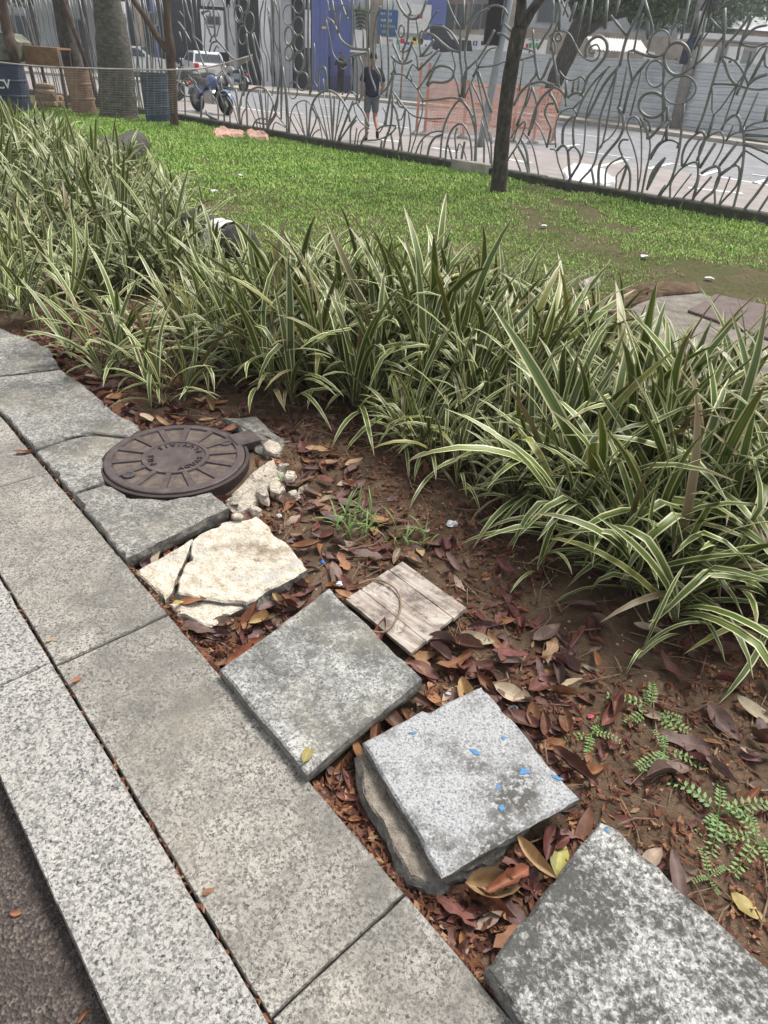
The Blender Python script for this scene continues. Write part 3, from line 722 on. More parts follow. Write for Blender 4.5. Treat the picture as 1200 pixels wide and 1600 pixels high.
def stems_mesh(rs, n, rad, hmax, name):
    m = MB()
    for q in range(n):
        a = rs.uniform(0, 6.283); r_ = rad * math.sqrt(rs.uniform(0, 1)); b = np.array([r_ * math.cos(a), r_ * math.sin(a), -0.01])
        a2 = a + rs.normal(0, 0.8); L = rs.uniform(0.4, 1) * hmax; t = rs.uniform(0.1, 0.75) * L
        e = b + np.array([math.cos(a2) * t, math.sin(a2) * t, L]); mid = (b + e) / 2 + np.array([0, 0, 0.02])
        r0 = rs.uniform(0.002, 0.005); m.tube([b, mid, e], [r0, r0 * 0.8, r0 * 0.3], 4, cap=False)
    return m.mesh(name, M['drystem'], True)
rsP = np.random.default_rng(5)
INNER = [joined(list(fan(rsP, 5, 0.13, 6, 0.92)), 'inner_leaves', M['strap']) for _ in range(5)]
STEMS = [stems_mesh(rsP, 30, 0.16, 0.24, 'dry_sheaths') for _ in range(4)]
FARF = [joined(list(fan(rsP, 8, 0.20, 8, 1.0)), 'foliage', M['strap_far']) for _ in range(6)]
def plant(x, y, label, group, rs, near=True, nsh=5, spread=0.13, nl=7, sc=1.0, inner=True, name='striped_leaf_plant'):
    t = thing(name, (x, y, float(hz(x, y))), label, 'plant', group)
    if near:
        for i, Mx in fan(rs, nsh, spread, nl, sc):
            o = bpy.data.objects.new('leaf', LME[i]); COL.objects.link(o); o.parent = t; o.matrix_local = Mx
        if inner:
            o = obj('inner_leaves', INNER[rs.integers(len(INNER))], t, kind='stuff'); o.rotation_euler.z = rs.uniform(0, 6); o.scale = (sc,) * 3
            o = obj('dry_sheaths', STEMS[rs.integers(len(STEMS))], t, kind='stuff'); o.rotation_euler.z = rs.uniform(0, 6); o.scale = (1, 1, rs.uniform(0.7, 1.2))
    else:
        o = obj('foliage', FARF[rs.integers(len(FARF))], t, kind='stuff'); o.rotation_euler.z = rs.uniform(0, 6); o.scale = (sc, sc, sc * rs.uniform(0.85, 1.1))
        o = obj('dry_sheaths', STEMS[rs.integers(len(STEMS))], t, kind='stuff'); o.rotation_euler.z = rs.uniform(0, 6)
    return t
FRONT = [(-4.5, 5.6), (-2.75, 4.15), (-2.35, 4.3), (-1.85, 4.1), (-1.4, 3.7), (-0.75, 3.4), (-0.28, 3.08), (0.10, 2.82), (0.40, 2.45), (0.62, 2.02), (0.88, 1.84), (1.4, 1.78), (2.4, 1.7)]
BACK = [(2.4, 2.7), (1.95, 3.05), (1.5, 3.2), (1.1, 3.3), (1.05, 3.9), (0.75, 4.2), (-0.1, 4.6), (-1.2, 5.2), (-1.75, 5.75), (-2.6, 7.6), (-3.9, 9.8), (-5.0, 11.2), (-6.6, 12.6), (-8.6, 13.6), (-6.5, 9.0), (-5.5, 6.8)]
HEDGE = FRONT + BACK
MOUNDS = [(-0.05, 3.85, 1.0, 0.80, 1.32), (-0.75, 4.2, 0.65, 0.7, 1.0), (0.55, 3.6, 0.65, 0.7, 1.25), (1.15, 2.35, 0.52, 0.60, 1.30), (1.75, 2.2, 0.7, 0.5, 1.28), (1.55, 2.85, 0.5, 0.42, 1.15), (0.85, 2.35, 0.3, 0.45, 1.0), (0.42, 2.95, 0.36, 0.4, 0.9),
          (-2.25, 5.7, 0.85, 1.1, 1.12), (-3.3, 7.2, 1.2, 1.5, 1.15), (-4.6, 9.2, 1.4, 1.6, 1.1), (-6.2, 11.6, 1.6, 1.4, 1.1), (-2.9, 4.9, 0.6, 0.6, 0.9), (-5.2, 7.6, 1.2, 1.4, 1.1)]
def mound(x, y):
    """how tall the clump stands here; 0 in the gaps between clumps"""
    best = 0.0
    for (cx, cy, rx, ry, h) in MOUNDS:
        d2 = ((x - cx) / rx) ** 2 + ((y - cy) / ry) ** 2
        if d2 < 1: best = max(best, h * (1 - 0.38 * d2))
    return best
rs = np.random.default_rng(12); spots = []; tries = 0
while tries < 9000:
    tries += 1
    y = rs.uniform(1.7, 13.4); x = rs.uniform(-8.4, 2.4)
    if not inpoly(np.array([x]), np.array([y]), HEDGE)[0]: continue
    mh = mound(x, y)
    if mh == 0.0 and rs.random() > 0.06: continue
    dist = math.hypot(x, y)
    v = np.array([x, y, 0.35 - CAMH]); a = v @ fwd; px = 600 + v @ rt0 / a * FPX
    if px < -140 or px > 1330: continue
    sp = (0.215 if dist < 3.2 else 0.255 if dist < 5.5 else 0.36) * (1.0 if mh > 0 else 1.6)
    if all((x - q[0]) ** 2 + (y - q[1]) ** 2 > sp * sp for q in spots): spots.append((x, y))
ORD = ['first', 'second', 'third', 'fourth', 'fifth', 'sixth', 'seventh', 'eighth', 'ninth', 'tenth', 'eleventh', 'twelfth', 'thirteenth', 'fourteenth', 'fifteenth', 'sixteenth', 'seventeenth', 'eighteenth', 'nineteenth', 'twentieth'] + ['twenty-' + q for q in ('first', 'second', 'third', 'fourth', 'fifth', 'sixth', 'seventh', 'eighth', 'ninth')] + ['thirtieth'] + ['thirty-' + q for q in ('first', 'second', 'third', 'fourth', 'fifth', 'sixth', 'seventh', 'eighth', 'ninth')]
def pxy(x, y, z=0.0):
    v = np.array([x, y, z - CAMH]); a = v @ fwd; r_ = v @ rt0 / a * FPX; d_ = -(v @ up0) / a * FPX
    return 600 + r_ * cr - d_ * sr, 800 + r_ * sr + d_ * cr
rows = {}
for s_ in spots:
    px, py = pxy(*s_, 0.2)
    zn = 'in the nearest right clump' if px > 930 else 'in the clump above bare soil' if px > 660 else 'in the middle hedge' if px > 400 else 'behind the manhole cover' if px > 180 or py > 420 else 'in the far left hedge'
    rows.setdefault((zn, int((1000 - py) // 48)), []).append((px, s_))
LAB = {}
for (zn, rw), L in rows.items():
    near_ = sorted([k[1] for k in rows if k[0] == zn])
    for i, (px, s_) in enumerate(sorted(L)):
        r0 = near_.index(rw); LAB[s_] = (f'{ORD[i]} striped plant from the left, {ORD[r0]} row back, ' + zn, 'striped plants ' + zn)
for (x, y) in spots:
    d = math.hypot(x, y); lab, grp = LAB[(x, y)]
    big = mound(x, y) or 0.55
    if d < 4.5: plant(x, y, lab, grp, rs, True, int(rs.integers(4, 6)), 0.15, 9, rs.uniform(0.88, 1.1) * big)
    else: plant(x, y, lab, grp, rs, False, sc=rs.uniform(0.85, 1.1) * big)
# single small plants in front of the hedge
for (px, py, lab, nsh, nl, sc) in [((150), 575, 'small striped plant growing out over the far stone slabs', 6, 8, 0.85), (248, 632, 'small striped plant right behind the manhole cover', 6, 8, 0.70),
        (215, 560, 'thin striped plant between the two small front plants', 4, 7, 0.7), (960, 905, 'low striped plant hanging over the red leaf litter at the right', 2, 8, 0.85),
        (1060, 960, 'long leaved striped plant standing in front of the right clump', 2, 8, 0.95), (985, 1035, 'tiny striped seedling on the bare soil', 1, 5, 0.36),
        (835, 905, 'two-leaved striped shoot at the foot of the tall clump', 1, 6, 0.5), (1160, 960, 'striped plant leaning out at the far right of the litter', 2, 7, 0.85),
        (715, 760, 'slim striped shoot beside the bare patch of soil', 1, 7, 0.6), (60, 500, 'striped plant at the left edge above the far slab', 6, 8, 0.9)]:
    q = g(px, py, -0.04); plant(q[0], q[1], lab, None, rs, True, nsh, 0.03 * nsh, nl, sc, inner=False)

# ------------------------------------------------------------ lawn grass
def lawn_blades():
    n = 430000
    u = RNG.uniform(0, 1, n); y = 3.6 + 16.5 * u ** 1.25; x = RNG.uniform(-9.5, 6.5, n)
    v = np.stack([x, y, np.full(n, -CAMH)], 1); a = v @ fwd; px = 600 + (v @ rt0) / a * FPX
    k = (beyond(x, y) < 0.35) & (px > -60) & (px < 1290) & (y > bed_edge(x) - 0.6) & (~inpoly(x, y, HEDGE))
    bare = fbm(x * 0.9, y * 0.9, 31, 4) + 0.35 * (fbm(x * 4, y * 4, 77, 3) - 0.5)
    # worn earth to the right, near the concrete pad
    wear = np.clip(1 - np.hypot((x - 3.3) / 1.9, (y - 6.6) / 1.5), 0, 1) * 0.5 + np.clip((x - 0.5) / 22, 0, 0.10) + np.clip(1 - np.hypot((x - 1.5) / 0.8, (y - 5.2) / 0.6), 0, 1) * 0.4 + np.clip(1 - np.hypot((x + 0.6) / 0.9, (y - 6.4) / 0.6), 0, 1) * 0.25
    k &= (bare + wear) < 0.66 + RNG.uniform(-0.10, 0.10, n)
    x, y = x[k], y[k]; n = len(x); d = np.hypot(x, y)
    L = (0.022 + 0.030 * RNG.random(n) ** 2) * np.clip(d / 9, 0.8, 1.4) * np.where(RNG.random(n) < 0.025, 2.3, 1.0) * (0.7 + 0.7 * fbm(x * 1.7, y * 1.7, 61, 3)); W = (0.0035 + 0.0035 * RNG.random(n)) * np.clip(d / 6, 1, 2.2)
    az = RNG.uniform(0, 6.283, n); tl = RNG.uniform(0.3, 1.35, n); z = hz(x, y) - 0.004
    dx, dy = np.cos(az), np.sin(az)
    b0 = np.stack([x - dy * W * 0.5, y + dx * W * 0.5, z], 1); b1 = np.stack([x + dy * W * 0.5, y - dx * W * 0.5, z], 1)
    mx = L * 0.55 * np.sin(tl * 0.6); mz = L * 0.55 * np.cos(tl * 0.6)
    m0 = np.stack([x + dx * mx - dy * W * 0.55, y + dy * mx + dx * W * 0.55, z + mz], 1); m1 = np.stack([x + dx * mx + dy * W * 0.55, y + dy * mx - dx * W * 0.55, z + mz], 1)
    tx = mx + L * 0.5 * np.sin(tl * 1.4); tz = mz + L * 0.5 * np.cos(tl * 1.4)
    tp = np.stack([x + dx * tx, y + dy * tx, z + tz], 1)
    V = np.stack([b0, b1, m1, m0, tp], 1).reshape(-1, 3); i = np.arange(n)[:, None] * 5
    f = np.concatenate([i + np.array([[0, 1, 2]]), i + np.array([[0, 2, 3]]), i + np.array([[3, 2, 4]])], 0)
    return nmesh('lawn_grass', V, f, M['grass'])
obj('lawn_grass', lawn_blades(), label='bright short green lawn grass between the hedge and the iron fence', cat='grass', kind='stuff')

# small weeds
def grass_tuft(px, py, label, n, L, rad, seed, mat='weed'):
    rs = np.random.default_rng(seed); q = g(px, py, -0.04); t = thing('grass_tuft', (q[0], q[1], float(hz(q[0], q[1]))), label, 'weed'); 
    for k in range(n):
        (v, f, uv) = strap(L * rs.uniform(0.5, 1.1), 0.006, R(rs.uniform(2, 30)), R(rs.uniform(40, 110)), seed * 50 + k, 5, 0.15)
        o = obj('blade', nmesh('blade', v, f, M[mat], uv, True), t); a = rs.uniform(0, 6.283); r_ = rad * math.sqrt(rs.random())
        o.location = (r_ * math.cos(a), r_ * math.sin(a), 0); o.rotation_euler.z = rs.uniform(0, 6.283)
grass_tuft(560, 825, 'tuft of thin green grass in the litter beyond the cream slab', 46, 0.15, 0.10, 3)
grass_tuft(640, 850, 'sparse green grass shoots at the corner of the wooden board', 18, 0.14, 0.09, 4)
grass_tuft(445, 760, 'few green grass shoots among dead leaves right of the manhole cover', 10, 0.09, 0.05, 5)
def frond_weed(px, py, label, n, L, seed, mat='weed2'):
    """weed with feather-like leaves made of paired leaflets"""
    rs = np.random.default_rng(seed); q = g(px, py, -0.04); t = thing('feathery_weed', (q[0], q[1], float(hz(q[0], q[1]))), label, 'weed')
    for k in range(n):
        m = MB(); az = 6.283 * k / n + rs.normal(0, 0.5); l = L * rs.uniform(0.6, 1.15); th = R(rs.uniform(30, 75)); pts = []
        for i in range(9):
            s = i / 8; e = th + R(45) * s; r0 = l * s
            pts.append(np.array([math.cos(az) * r0 * math.sin(e), math.sin(az) * r0 * math.sin(e), 0.006 + max(0.003, r0 * math.cos(e))]))
        m.tube(pts, [0.0016 * (1 - 0.6 * i / 8) for i in range(9)], 4, cap=False)
        for i in range(2, 9):
            for sg in (-1, 1):
                a2 = az + sg * R(68); ll = l * 0.16 * (1.15 - 0.5 * abs(i / 8 - 0.5)); w_ = ll * 0.42
                d1 = np.array([math.cos(a2), math.sin(a2), 0.12]); d2 = np.array([-math.sin(a2), math.cos(a2), 0])
                p = pts[i]; m.add([p, p + d1 * ll * 0.5 + d2 * w_ * 0.5, p + d1 * ll, p + d1 * ll * 0.5 - d2 * w_ * 0.5], [(0, 1, 2, 3)])
        obj('frond', m.mesh('frond', M[mat]), t)
frond_weed(1120, 1275, 'large feathery green weed at the right edge of the soil', 9, 0.12, 1)
frond_weed(1180, 1320, 'bright green feathery weed tucked in at the right border', 8, 0.11, 2, 'weed')
frond_weed(925, 1145, 'low feathery weed beside the pink wrapper', 7, 0.10, 3, 'weed')
frond_weed(1015, 1110, 'feathery weed just below the tiny striped seedling', 7, 0.11, 4, 'weed')
frond_weed(1035, 1180, 'thin feathery weed on bare soil between two others', 6, 0.10, 5)
frond_weed(1105, 1375, 'small dark feathery weed near the lichen slab', 4, 0.07, 6)

# ------------------------------------------------------------ fallen leaves and litter
def dead_leaf(L, W, curl, bend, seed, nl=9, nw=4, rag=0.0):
    rs = np.random.default_rng(seed); v = []; uv = []; asym = rs.uniform(-0.12, 0.12)
    tw = rs.uniform(-0.5, 0.5); wv = rs.uniform(0, 6)
    for i in range(nl + 1):
        s = i / nl; hw = W * 0.5 * (1 + rag * rs.uniform(-1, 0.5)) * max(0.02, math.sin(math.pi * min(1, s ** 0.85)) ** 0.75)
        if i == 0: hw = W * 0.02
        for k in range(nw + 1):
            u = k / nw; q = (u - 0.5) * 2
            x = (s - 0.5) * L; y = q * hw + asym * L * math.sin(math.pi * s) * 0.3
            z = curl * W * (q * q) * math.sin(math.pi * s) + bend * L * (s - 0.5) ** 2 + 0.05 * W * math.sin(wv + 7 * s + 2 * q) + tw * 0.25 * y * (s - 0.5)
            v.append((x, y, z)); uv.append((u, s))
    f = []
    for i in range(nl):
        for k in range(nw):
            a = i * (nw + 1) + k; f.append((a, a + 1, a + nw + 2, a + nw + 1))
    v = np.array(v); v[:, 2] -= v[:, 2].min()
    return v, np.array(f), np.array(uv)
DL = []
for i in range(12):
    rr = np.random.default_rng(900 + i)
    DL.append(dead_leaf(rr.uniform(0.085, 0.125), rr.uniform(0.030, 0.046), (rr.uniform(0.45, 0.95) if i % 3 == 0 else rr.uniform(-0.1, 0.4)), rr.uniform(-0.3, 0.9), 700 + i, rag=(0.45 if i % 4 == 1 else 0.08)))
LEAFME = [[nmesh('fallen_leaf', v, f, fm, uv, True) for (v, f, uv) in DL] for fm in FM]
def free(x, y, marg=0.0):
    return not any(inpoly(np.array([x]), np.array([y]), p)[0] for p in SLABS)
def zone(x, y):
    pxv = np.array([x, y, -CAMH]); a = pxv @ fwd; r_ = pxv @ rt0 / a * FPX; d_ = -(pxv @ up0) / a * FPX
    px = 600 + r_ * cr - d_ * sr; py = 800 + r_ * sr + d_ * cr
    if y > 2.9: return px, py, ('under the left hedge' if px < 300 else 'under the middle hedge')
    if px < 500 and py < 860: return px, py, 'right of the manhole cover'
    if px < 560 and py < 1100: return px, py, 'by the cream slab'
    if py > 1230 and px < 960: return px, py, 'by the lichen slab'
    if px < 700 and py > 1050: return px, py, 'between the square slabs'
    if py < 900: return px, py, 'beyond the wooden board'
    if px < 900: return px, py, 'right of the wooden board'
    return px, py, 'on the bare soil at the right'
rs = np.random.default_rng(77); cnt = 0; tries = 0
def put_leaf(x, y, z, mi, li, rot, tilt, sc, label, group):
    o = bpy.data.objects.new('fallen_leaf', LEAFME[mi][li]); COL.objects.link(o)
    o.location = (x, y, z); o.rotation_euler = (tilt[0], tilt[1], rot); o.scale = (sc, sc, sc)
    tag(o, label, 'leaf', group); return o
def dens(px, py, x, y):
    n = x * N[0] + y * N[1]
    if n < N_IN - 0.002: return 0
    d = (1.0 if n < 1.12 else 0.42 if n < 1.6 else 0.25) * (0.35 + 1.3 * float(fbm(x * 3.1, y * 3.1, 91, 3)))
    if px > 560 and 950 < py < 1230 and n < 1.6: d = max(d, 0.7)
    if px > 900: d = min(d, 0.16 if n > 1.1 else 0.5)
    if py < 760 and px > 560: d *= 0.25
    if inpoly(np.array([x]), np.array([y]), [tuple(g(a, b)[:2]) for a, b in [(560, 700), (700, 700), (780, 800), (640, 800), (560, 760)]])[0]: d *= 0.15
    return d
while cnt < 285 and tries < 20000:
    tries += 1
    t = rs.uniform(-4.2, 0.35); n = rs.uniform(N_IN, 2.4)
    x, y = P(t, n); px, py, zn = zone(x, y)
    if not (-40 < px < 1240 and 480 < py < 1640) or not free(x, y) or rs.random() > dens(px, py, x, y): continue
    if np.hypot(x - mc[0], y - mc[1]) < 0.37: continue
    mi = rs.choice(6, p=[0.40, 0.26, 0.17, 0.08, 0.07, 0.02]); sc = rs.uniform(0.75, 1.30)
    if n - N_IN < 0.06: sc *= 0.55
    put_leaf(x, y, float(hz(x, y)) + rs.uniform(0.008, 0.030), mi, rs.integers(12), rs.uniform(0, 6.283), (rs.normal(0, 0.22), rs.normal(0, 0.22)), sc,
             FN[mi] + ' fallen leaf ' + zn, 'fallen leaves ' + zn)
    cnt += 1
byl = {}
for o in [o for o in COL.objects if o.name.startswith('fallen_leaf')]:
    byl.setdefault(o['label'], []).append(o)
for lab, L in byl.items():
    for i, o in enumerate(sorted(L, key=lambda o: pxy(o.location.x, o.location.y)[0])):
        if len(L) > 1: o['label'] = ORD[min(i, len(ORD) - 1)] + ' ' + lab.replace('fallen leaf ', 'fallen leaf from the left ')
HERO = [(404, 968, 3, 1.25, 60, 0.5, 'big upright tan leaf at the corner of the grey mottled slab', 0.02), (762, 1392, 3, 1.35, 8, 0.2, 'large curled tan leaf in front of the pale slab', 0.012),
        (770, 1425, 2, 1.1, -30, 0.1, 'shiny brown curled leaf right under the large tan leaf', 0.004), (835, 1340, 3, 0.9, -38, 0.3, 'narrow orange-tan leaf standing between the two near slabs', 0.03),
        (800, 1083, 4, 1.15, -20, 0.1, 'pale pinkish leaf at the far corner of the pale slab', 0.012), (310, 982, 1, 1.05, -8, 0.0, 'purple-brown leaf lying against the cream splinter', 0.01),
        (37, 708, 2, 0.62, 20, 0.1, 'orange round leaf lying on the granite paving at the left', 0.047), (480, 1178, 5, 0.62, 80, 0.2, 'olive yellow leaf on the near tip of the grey mottled slab', 0.082),
        (278, 942, 5, 0.55, 75, 0.5, 'small yellow leaf stuck in the crack of the cream slab', 0.045), (1185, 1115, 4, 1.3, -35, 0.2, 'big pale buff leaf at the right border', 0.012),
        (1166, 1422, 5, 0.78, -40, 0.1, 'bright yellow leaf beside the lichen slab', 0.012), (1130, 1130, 1, 1.3, -65, 0.1, 'large folded purple leaf beside the pale buff leaf', 0.008),
        (690, 1000, 1, 1.1, -5, 0.1, 'smooth purple leaf lying half on the wooden board', 0.03), (730, 1010, 0, 1.15, -12, 0.0, 'dark maroon leaf below the wooden board corner', 0.02),
        (895, 1200, 0, 1.2, -42, 0.1, 'long maroon leaf along the right side of the pale slab', 0.015), (930, 1030, 2, 0.7, 80, 0.2, 'orange-red leaf standing near the tiny seedling', 0.015),
        (420, 1135, 2, 0.32, 60, 0.6, 'small bright orange leaf bit in the paving joint', 0.03), (498, 705, 3, 0.95, 5, 0.1, 'tan oval leaf on the soil right of the mortar', 0.02),
        (145, 597, 2, 0.75, 30, 0.2, 'orange leaf below the small far plant', 0.012), (1055, 1205, 1, 0.85, 5, 0.0, 'round purple leaf between the feathery weeds', 0.01),
        (120, 1062, 2, 0.4, 70, 0.4, 'russet leaf scrap in the long paving joint', 0.05), (78, 1000, 3, 0.3, 60, 0.3, 'tan leaf scrap in the joint near the left edge', 0.05),
        (325, 1392, 2, 0.28, 40, 0.3, 'red leaf scrap on the granite paving below', 0.047), (25, 1427, 2, 0.25, 10, 0.2, 'tiny red leaf scrap on the brown asphalt', -0.006), (130, 1588, 2, 0.3, 70, 0.2, 'brown leaf scrap on the asphalt at the bottom', -0.006)]
for i, (px, py, mi, sc, rot, tl, lab, dz) in enumerate(HERO):
    q = g(px, py, dz - 0.045); put_leaf(q[0], q[1], dz - 0.045 if dz > 0.04 or dz < 0 else float(hz(q[0], q[1])) + dz, mi, [0, 3, 9, 6, 2, 5, 8, 4, 7, 11, 10, 2][i % 12], R(rot), (tl * 0.9, tl * 1.2), sc * 1.12, lab, None)

def drift(mi, n, seed, lo=0.45, hi=0.95):
    """heaped leaves below the ones lying on top"""
    rs = np.random.default_rng(seed); V, F_, U = [], [], []; b = 0; k = 0; tr_ = 0
    while k < n and tr_ < n * 30:
        tr_ += 1; t = rs.uniform(-4.4, 0.5); nn_ = N_IN + 0.01 + rs.uniform(0, 1) ** 1.25 * 1.35; x, y = P(t, nn_); px, py, _ = zone(x, y)
        if not (-60 < px < 1260 and 470 < py < 1660) or not free(x, y) or rs.random() > dens(px, py, x, y) or np.hypot(x - mc[0], y - mc[1]) < 0.36: continue
        v, f, uv = DL[rs.integers(12)]; sc = rs.uniform(lo, hi) * (0.5 if nn_ - N_IN < 0.05 else 1)
        Mx = np.array(Matrix.Rotation(rs.uniform(0, 6.28), 3, 'Z') @ Matrix.Rotation(rs.normal(0, .25), 3, 'X') @ Matrix.Rotation(rs.normal(0, .25), 3, 'Y'))
        V.append((v * sc) @ Mx.T + np.array([x, y, float(hz(x, y)) + rs.uniform(-0.004, 0.012)])); F_.append(f + b); U.append(uv); b += len(v); k += 1
    return nmesh('leaf_drift', np.concatenate(V), np.concatenate(F_), FM[mi], np.concatenate(U), True)
for mi, n_, lab in ((0, 430, 'heaped dark maroon dead leaves under the larger fallen ones'), (1, 300, 'heaped dull purple dead leaves under the larger fallen ones'), (2, 190, 'scattered russet dead leaves under the larger fallen ones'), (4, 90, 'scattered pale dead leaves under the larger fallen ones')):
    obj('leaf_drift', drift(mi, n_, 60 + mi), label=lab, cat='leaf litter', kind='stuff')
def crumbs():
    n = 34000; rs = np.random.default_rng(4)
    t = rs.uniform(-4.6, 0.6, n); nn = N_IN + rs.uniform(0, 1, n) ** 1.6 * 1.75
    x = t * D[0] + nn * N[0]; y = t * D[1] + nn * N[1]
    k = np.ones(n, bool)
    for p in SLABS: k &= ~inpoly(x, y, p)
    k &= np.hypot(x - mc[0], y - mc[1]) > 0.35
    k &= (fbm(x * 2.6, y * 2.6, 55, 3) + 0.25 * (1 - np.clip((nn - N_IN) / 1.0, 0, 1))) > 0.42 + rs.uniform(-.07, .07, n)
    x, y = x[k], y[k]; n = len(x)
    L = rs.uniform(0.008, 0.036, n); W = L * rs.uniform(0.16, 0.45, n); az = rs.uniform(0, 6.283, n); z = hz(x, y) + rs.uniform(0.001, 0.014, n)
    tx = rs.normal(0, 0.35, n); ty = rs.normal(0, 0.5, n); cv = rs.uniform(-0.2, 0.5, n)
    loc = np.array([[-.5, -.2], [0, -.5], [.5, -.1], [.5, .2], [0, .5], [-.5, .15]])
    V = np.zeros((n, 6, 3))
    for j, (a, b) in enumerate(loc):
        u = a * L; w_ = b * W; V[:, j, 0] = x + u * np.cos(az) - w_ * np.sin(az); V[:, j, 1] = y + u * np.sin(az) + w_ * np.cos(az)
        V[:, j, 2] = z + u * np.sin(tx) + w_ * np.sin(ty) + cv * abs(a) * L
    i = np.arange(n)[:, None] * 6
    f = np.concatenate([i + np.array([[0, 1, 4, 5]]), i + np.array([[1, 2, 3, 4]])], 0)
    return nmesh('leaf_litter', V.reshape(-1, 3), f, M['litter'])
obj('leaf_litter', crumbs(), label='reddish brown crumbs of dead leaves covering the soil', cat='leaf litter', kind='stuff')
def lawn_debris():
    rs = np.random.default_rng(41); n = 5200; x = rs.uniform(-3.5, 6, n); y = rs.uniform(4.5, 14, n)
    wgt = np.clip(1.2 - np.hypot((x - 3.0) / 3.0, (y - 7.0) / 3.0), 0.06, 1); k = (rs.random(n) < wgt) & (beyond(x, y) < -0.1) & ~inpoly(x, y, HEDGE); x, y = x[k], y[k]; n = len(x)
    L = rs.uniform(0.012, 0.06, n); W = L * rs.uniform(0.2, 0.6, n); az = rs.uniform(0, 6.283, n); z = hz(x, y) + rs.uniform(0.002, 0.02, n); V = np.zeros((n, 4, 3)); tl = rs.normal(0, .4, n)
    for j, (a, b_) in enumerate([(-.5, 0), (0, -.5), (.5, 0), (0, .5)]):
        u = a * L; w_ = b_ * W; V[:, j, 0] = x + u * np.cos(az) - w_ * np.sin(az); V[:, j, 1] = y + u * np.sin(az) + w_ * np.cos(az); V[:, j, 2] = z + u * np.sin(tl)
    return nmesh('lawn_debris', V.reshape(-1, 3), np.arange(4 * n).reshape(-1, 4), M['litter'])
obj('lawn_debris', lawn_debris(), label='brown leaf bits scattered over the worn right side of the lawn', cat='leaf litter', kind='stuff')
def joint_crumbs():
    rs = np.random.default_rng(14); m = MB()
    for k in range(900):
        t = rs.uniform(-3.5, 0.5); n = rs.choice([N_MID - 0.001, N_IN + 0.006]) + rs.normal(0, 0.004); q = P(t, n); a = math.atan2(D[1], D[0]) + rs.normal(0, 0.5); L = rs.uniform(0.004, 0.016)
        d1 = np.array([math.cos(a), math.sin(a), rs.normal(0, .3)]) * L; d2 = np.array([-math.sin(a), math.cos(a), 0]) * L * 0.3; p = np.array([*q, rs.uniform(-0.02, -0.002)])
        m.add([p - d1, p + d2, p + d1, p - d2], [(0, 1, 2, 3)])
    return m.mesh('joint_litter', M['litter'])
obj('joint_litter', joint_crumbs(), label='brown plant crumbs caught in the paving joints', cat='leaf litter', kind='stuff')
def twigs():
    rs = np.random.default_rng(24); m = MB()
    for k in range(900):
        t = rs.uniform(-4, 0.5); n = N_IN + 0.05 + rs.uniform(0, 1) ** 0.7 * 1.8; x, y = P(t, n)
        if not free(x, y) or math.hypot(x - mc[0], y - mc[1]) < 0.4: continue
        L = rs.uniform(0.04, 0.22); a = rs.uniform(0, 6.283); z = float(hz(x, y)) + rs.uniform(0.004, 0.02)
        p0 = np.array([x, y, z]); d = np.array([math.cos(a), math.sin(a), rs.normal(0, .07)]); s = np.array([-math.sin(a), math.cos(a), 0])
        r0 = rs.uniform(0.0008, 0.0024)
        m.tube([p0 - d * L / 2, p0 + s * L * rs.normal(0, .06), p0 + d * L / 2], [r0, r0, r0 * 0.6], 4, cap=False)
    return m.mesh('dry_twigs', M['twig'])
obj('dry_twigs', twigs(), label='thin dry twigs and stalks strewn over the leaf litter', cat='twigs', kind='stuff')
def pebbles():
    rs = np.random.default_rng(34); m = MB()
    for k in range(700):
        t = rs.uniform(-3.5, 0.5); n = rs.uniform(N_IN + 0.01, 2.2); x, y = P(t, n)
        if not free(x, y): continue
        r_ = rs.uniform(0.002, 0.007); z = float(hz(x, y)); o = rs.uniform(0.6, 1.3, 6) * r_
        vs = [(x + o[0], y, z), (x, y + o[1], z), (x - o[2], y, z), (x, y - o[3], z), (x, y, z + o[4] * 0.8)]
        m.add(vs, [(0, 1, 4), (1, 2, 4), (2, 3, 4), (3, 0, 4)])
    return m.mesh('pebbles', M['mortar'])
obj('pebbles', pebbles(), label='small pale grit scattered on the soil', cat='grit', kind='stuff')

# scraps of rubbish
def crumple(name, px, py, r, mat, label, cat, seed, flat=0.5, dz=0.0):
    rs = np.random.default_rng(seed); q = g(px, py, -0.04); z = float(hz(q[0], q[1])) + dz; m = MB(); n = 10; vs = []
    for i, (f_, h) in enumerate([(0.7, 0), (1.0, 0.35), (0.8, 0.75), (0.35, 1.0)]):
        for k in range(n):
            a = 6.283 * k / n + i * 0.3; rr = r * f_ * rs.uniform(0.6, 1.25); vs.append((q[0] + rr * math.cos(a), q[1] + rr * math.sin(a) * 0.8, z + h * r * flat * rs.uniform(0.6, 1.3)))
    fs = [(i * n + k, i * n + (k+1) % n, (i+1) * n + (k+1) % n, (i+1) * n + k) for i in range(3) for k in range(n)] + [tuple(range(3 * n, 4 * n)), tuple(range(n - 1, -1, -1))]
    m.add(vs, fs); return single(name, m, M[mat], (q[0], q[1], z), label, cat)
crumple('plastic_scrap', 705, 822, 0.028, 'plastic', 'crumpled white plastic scrap on the bare soil below the hedge', 'litter', 1, 0.7)
crumple('plastic_scrap', 529, 917, 0.014, 'plastic', 'white crumpled scrap at the far corner of the grey mottled slab', 'litter', 2, 0.9, 0.02)
crumple('foil_scrap', 802, 1108, 0.019, 'foil', 'dark shiny crumpled foil at the far corner of the pale slab', 'litter', 3, 0.9, 0.01)
crumple('candy_wrapper', 924, 1117, 0.011, 'pink', 'small pink round wrapper on the soil', 'litter', 4, 0.6, 0.006)
crumple('bottle_cap', 460, 748, 0.010, 'bluecap', 'tiny blue plastic cap right of the manhole cover', 'litter', 5, 1.0, 0.015)
